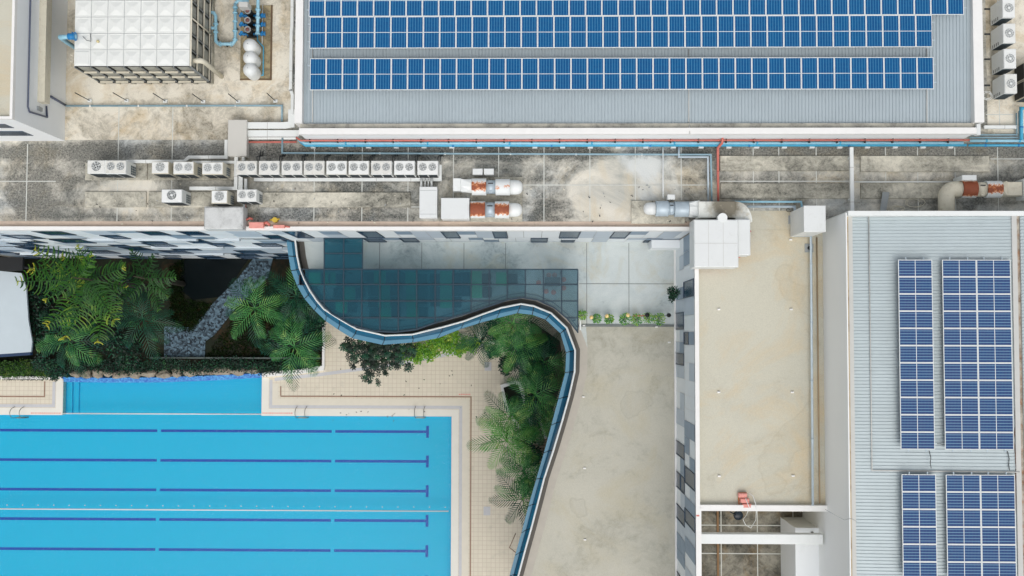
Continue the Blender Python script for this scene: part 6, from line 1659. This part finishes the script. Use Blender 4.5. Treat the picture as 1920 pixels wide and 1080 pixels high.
for (x, y) in ((1014,790),(1000,860)): A = P(x, y, 0); mb.box(A.x-.05, A.y-.05, 0.001, A.x+.05, A.y+.05, .52)
mb.build('rail', M['lgrey'], t)
mb = MB(); A = P(957, 1000, 0); pts = [P(967,1000,.012), P(955,1027,.012), P(967,1036,.012)]; mb.tube(pts, .03, 4)
tag(mb.build('hatch_line', M['inlay']), 'thin brown folded line on the deck under the sloping ledge', 'floor joint')
# brown floor and pool equipment in the garden under the curve
struct(MBX := (lambda mb: (mb.prism([tuple(P(x, y, 0).xy) for x, y in ((995,600),(1050,640),(1058,700),(1030,790),(1000,800),(990,700))], .002, .014), mb.build('planting_bed', plain('brown bed', C(92,84,74), .9, var=.2, scale=1)))[1])(MB()))

# ladders
def ladder(x0, x1, y0, y1, lb, sg=1):
    t = thing('pool_ladder', lb, 'pool ladder', P((x0+x1)/2, y1, 0), 'stainless pool ladders')
    for x in (x0, x1):
        a = P(x, y1, 0); mb = MB(); w_ = 1.0; zz = 0; pts = []
        for k in range(9):
            q = k/8*math.pi; pts.append(Vector((a.x, a.y+.28-.45*math.cos(q)*-1-.0, .015+.75*math.sin(q)**.7 if 0 < k < 8 else .012)))
        pts.append(Vector((a.x, a.y+.28+.45*-1*-1*-1, -.9)))
        pts = [Vector((a.x, a.y+.75, .012))]+[Vector((a.x, a.y+.72-.45*(1-math.cos(k/8*math.pi)), .05+.78*math.sin(k/8*math.pi))) for k in range(9)]+[Vector((a.x, a.y-.19, -.9))]
        mb.tube(pts, .028, 7); mb.build('rail', M['steel'], t)
    a = P(x0, y1, 0); b = P(x1, y1, 0)
    for z in (-.3, -.6, -.85): mb = MB(); mb.box(a.x, a.y-.24, z, b.x, a.y-.14, z+.03); mb.build('rung', M['steel'], t)
m_, nt, b = newmat('polished steel'); b.inputs['Metallic'].default_value = .8; b.inputs['Roughness'].default_value = .3; b.inputs['Base Color'].default_value = C(150,148,142); M['steel'] = m_
ladder(27, 44.5, 762, 779.5, 'pool ladder at the left deck corner')
ladder(557, 575, 763, 779.5, 'pool ladder beside the red marking on the right deck')
ladder(779, 796, 762, 779.5, 'pool ladder nearest the top right pool corner')
# floating lines
for (x0, x1, y, lb) in ((117.5, 491, 775.2, 'white floating line closing off the pool bay'), (-200, 841, 953, 'long white floating line across the middle of the pool')):
    A = P(x0, y, -.1); B = P(x1, y, -.1); t = thing('floating_line', lb, 'lane rope', (A.x, A.y, -.1))
    mb = MB(); mb.tube([A, (B.x, A.y, A.z)], .055, 8); mb.build('rope', M['white2'], t)
    if y > 900:
        mb = MB(); x = A.x+.4
        while x < B.x: mb.lathe((x, A.y+.32, -.2), [(.001,0),(.05,.03),(.05,.07),(.001,.1)], 8); x += 1.31
        o = mb.build('float', M['white2'], t)
for k, (x, y, w_) in enumerate(((738, 779, 6), )):
    A = P(735, 779, .05); mb = MB(); mb.tube([A+Vector((.25, .18, .0)), A+Vector((0, -.05, .02))], .02, 5); mb.lathe((A.x, A.y-.08, .0), [(.001,0),(.06,.02),(.05,.06),(.001,.08)], 8)
    tag(mb.build('skimmer_tag', M['grey']), 'small grey fitting on the coping between the two right ladders', 'pool fitting')
rr = random.Random(77)
def litter(name, lb, cat, n, x0, y0, x1, y1, z, size, mats):
    mb = MB()
    for i in range(n):
        p_ = P(rr.uniform(x0, x1), rr.uniform(y0, y1), z); a = rr.uniform(0, math.tau); l = size*rr.uniform(.5, 1.6); d = Vector((math.cos(a), math.sin(a), 0))*l; s_ = Vector((-d.y, d.x, 0))*.5
        mb.face([p_-d-s_, p_+d-s_*.6+Vector((0,0,.02)), p_+d*.8+s_, p_-d*.9+s_*.8], rr.randrange(len(mats)))
    o = mb.build(name, [M[m] for m in mats]); struct(o, 'stuff'); return tag(o, lb, cat)
litter('fallen_leaves', 'scattered dry leaves on the tiled deck below the overhanging trees', 'leaves', 38, 620, 690, 950, 790, .022, .05, ('bark','palmd','brown'))
litter('roof_debris', 'scraps and dirt lying on the plant roof between the machines', 'debris', 160, 130, 345, 1330, 420, ZR+.16, .045, ('dark','grey','brown','cream'))
bpy.context.view_layer.update()
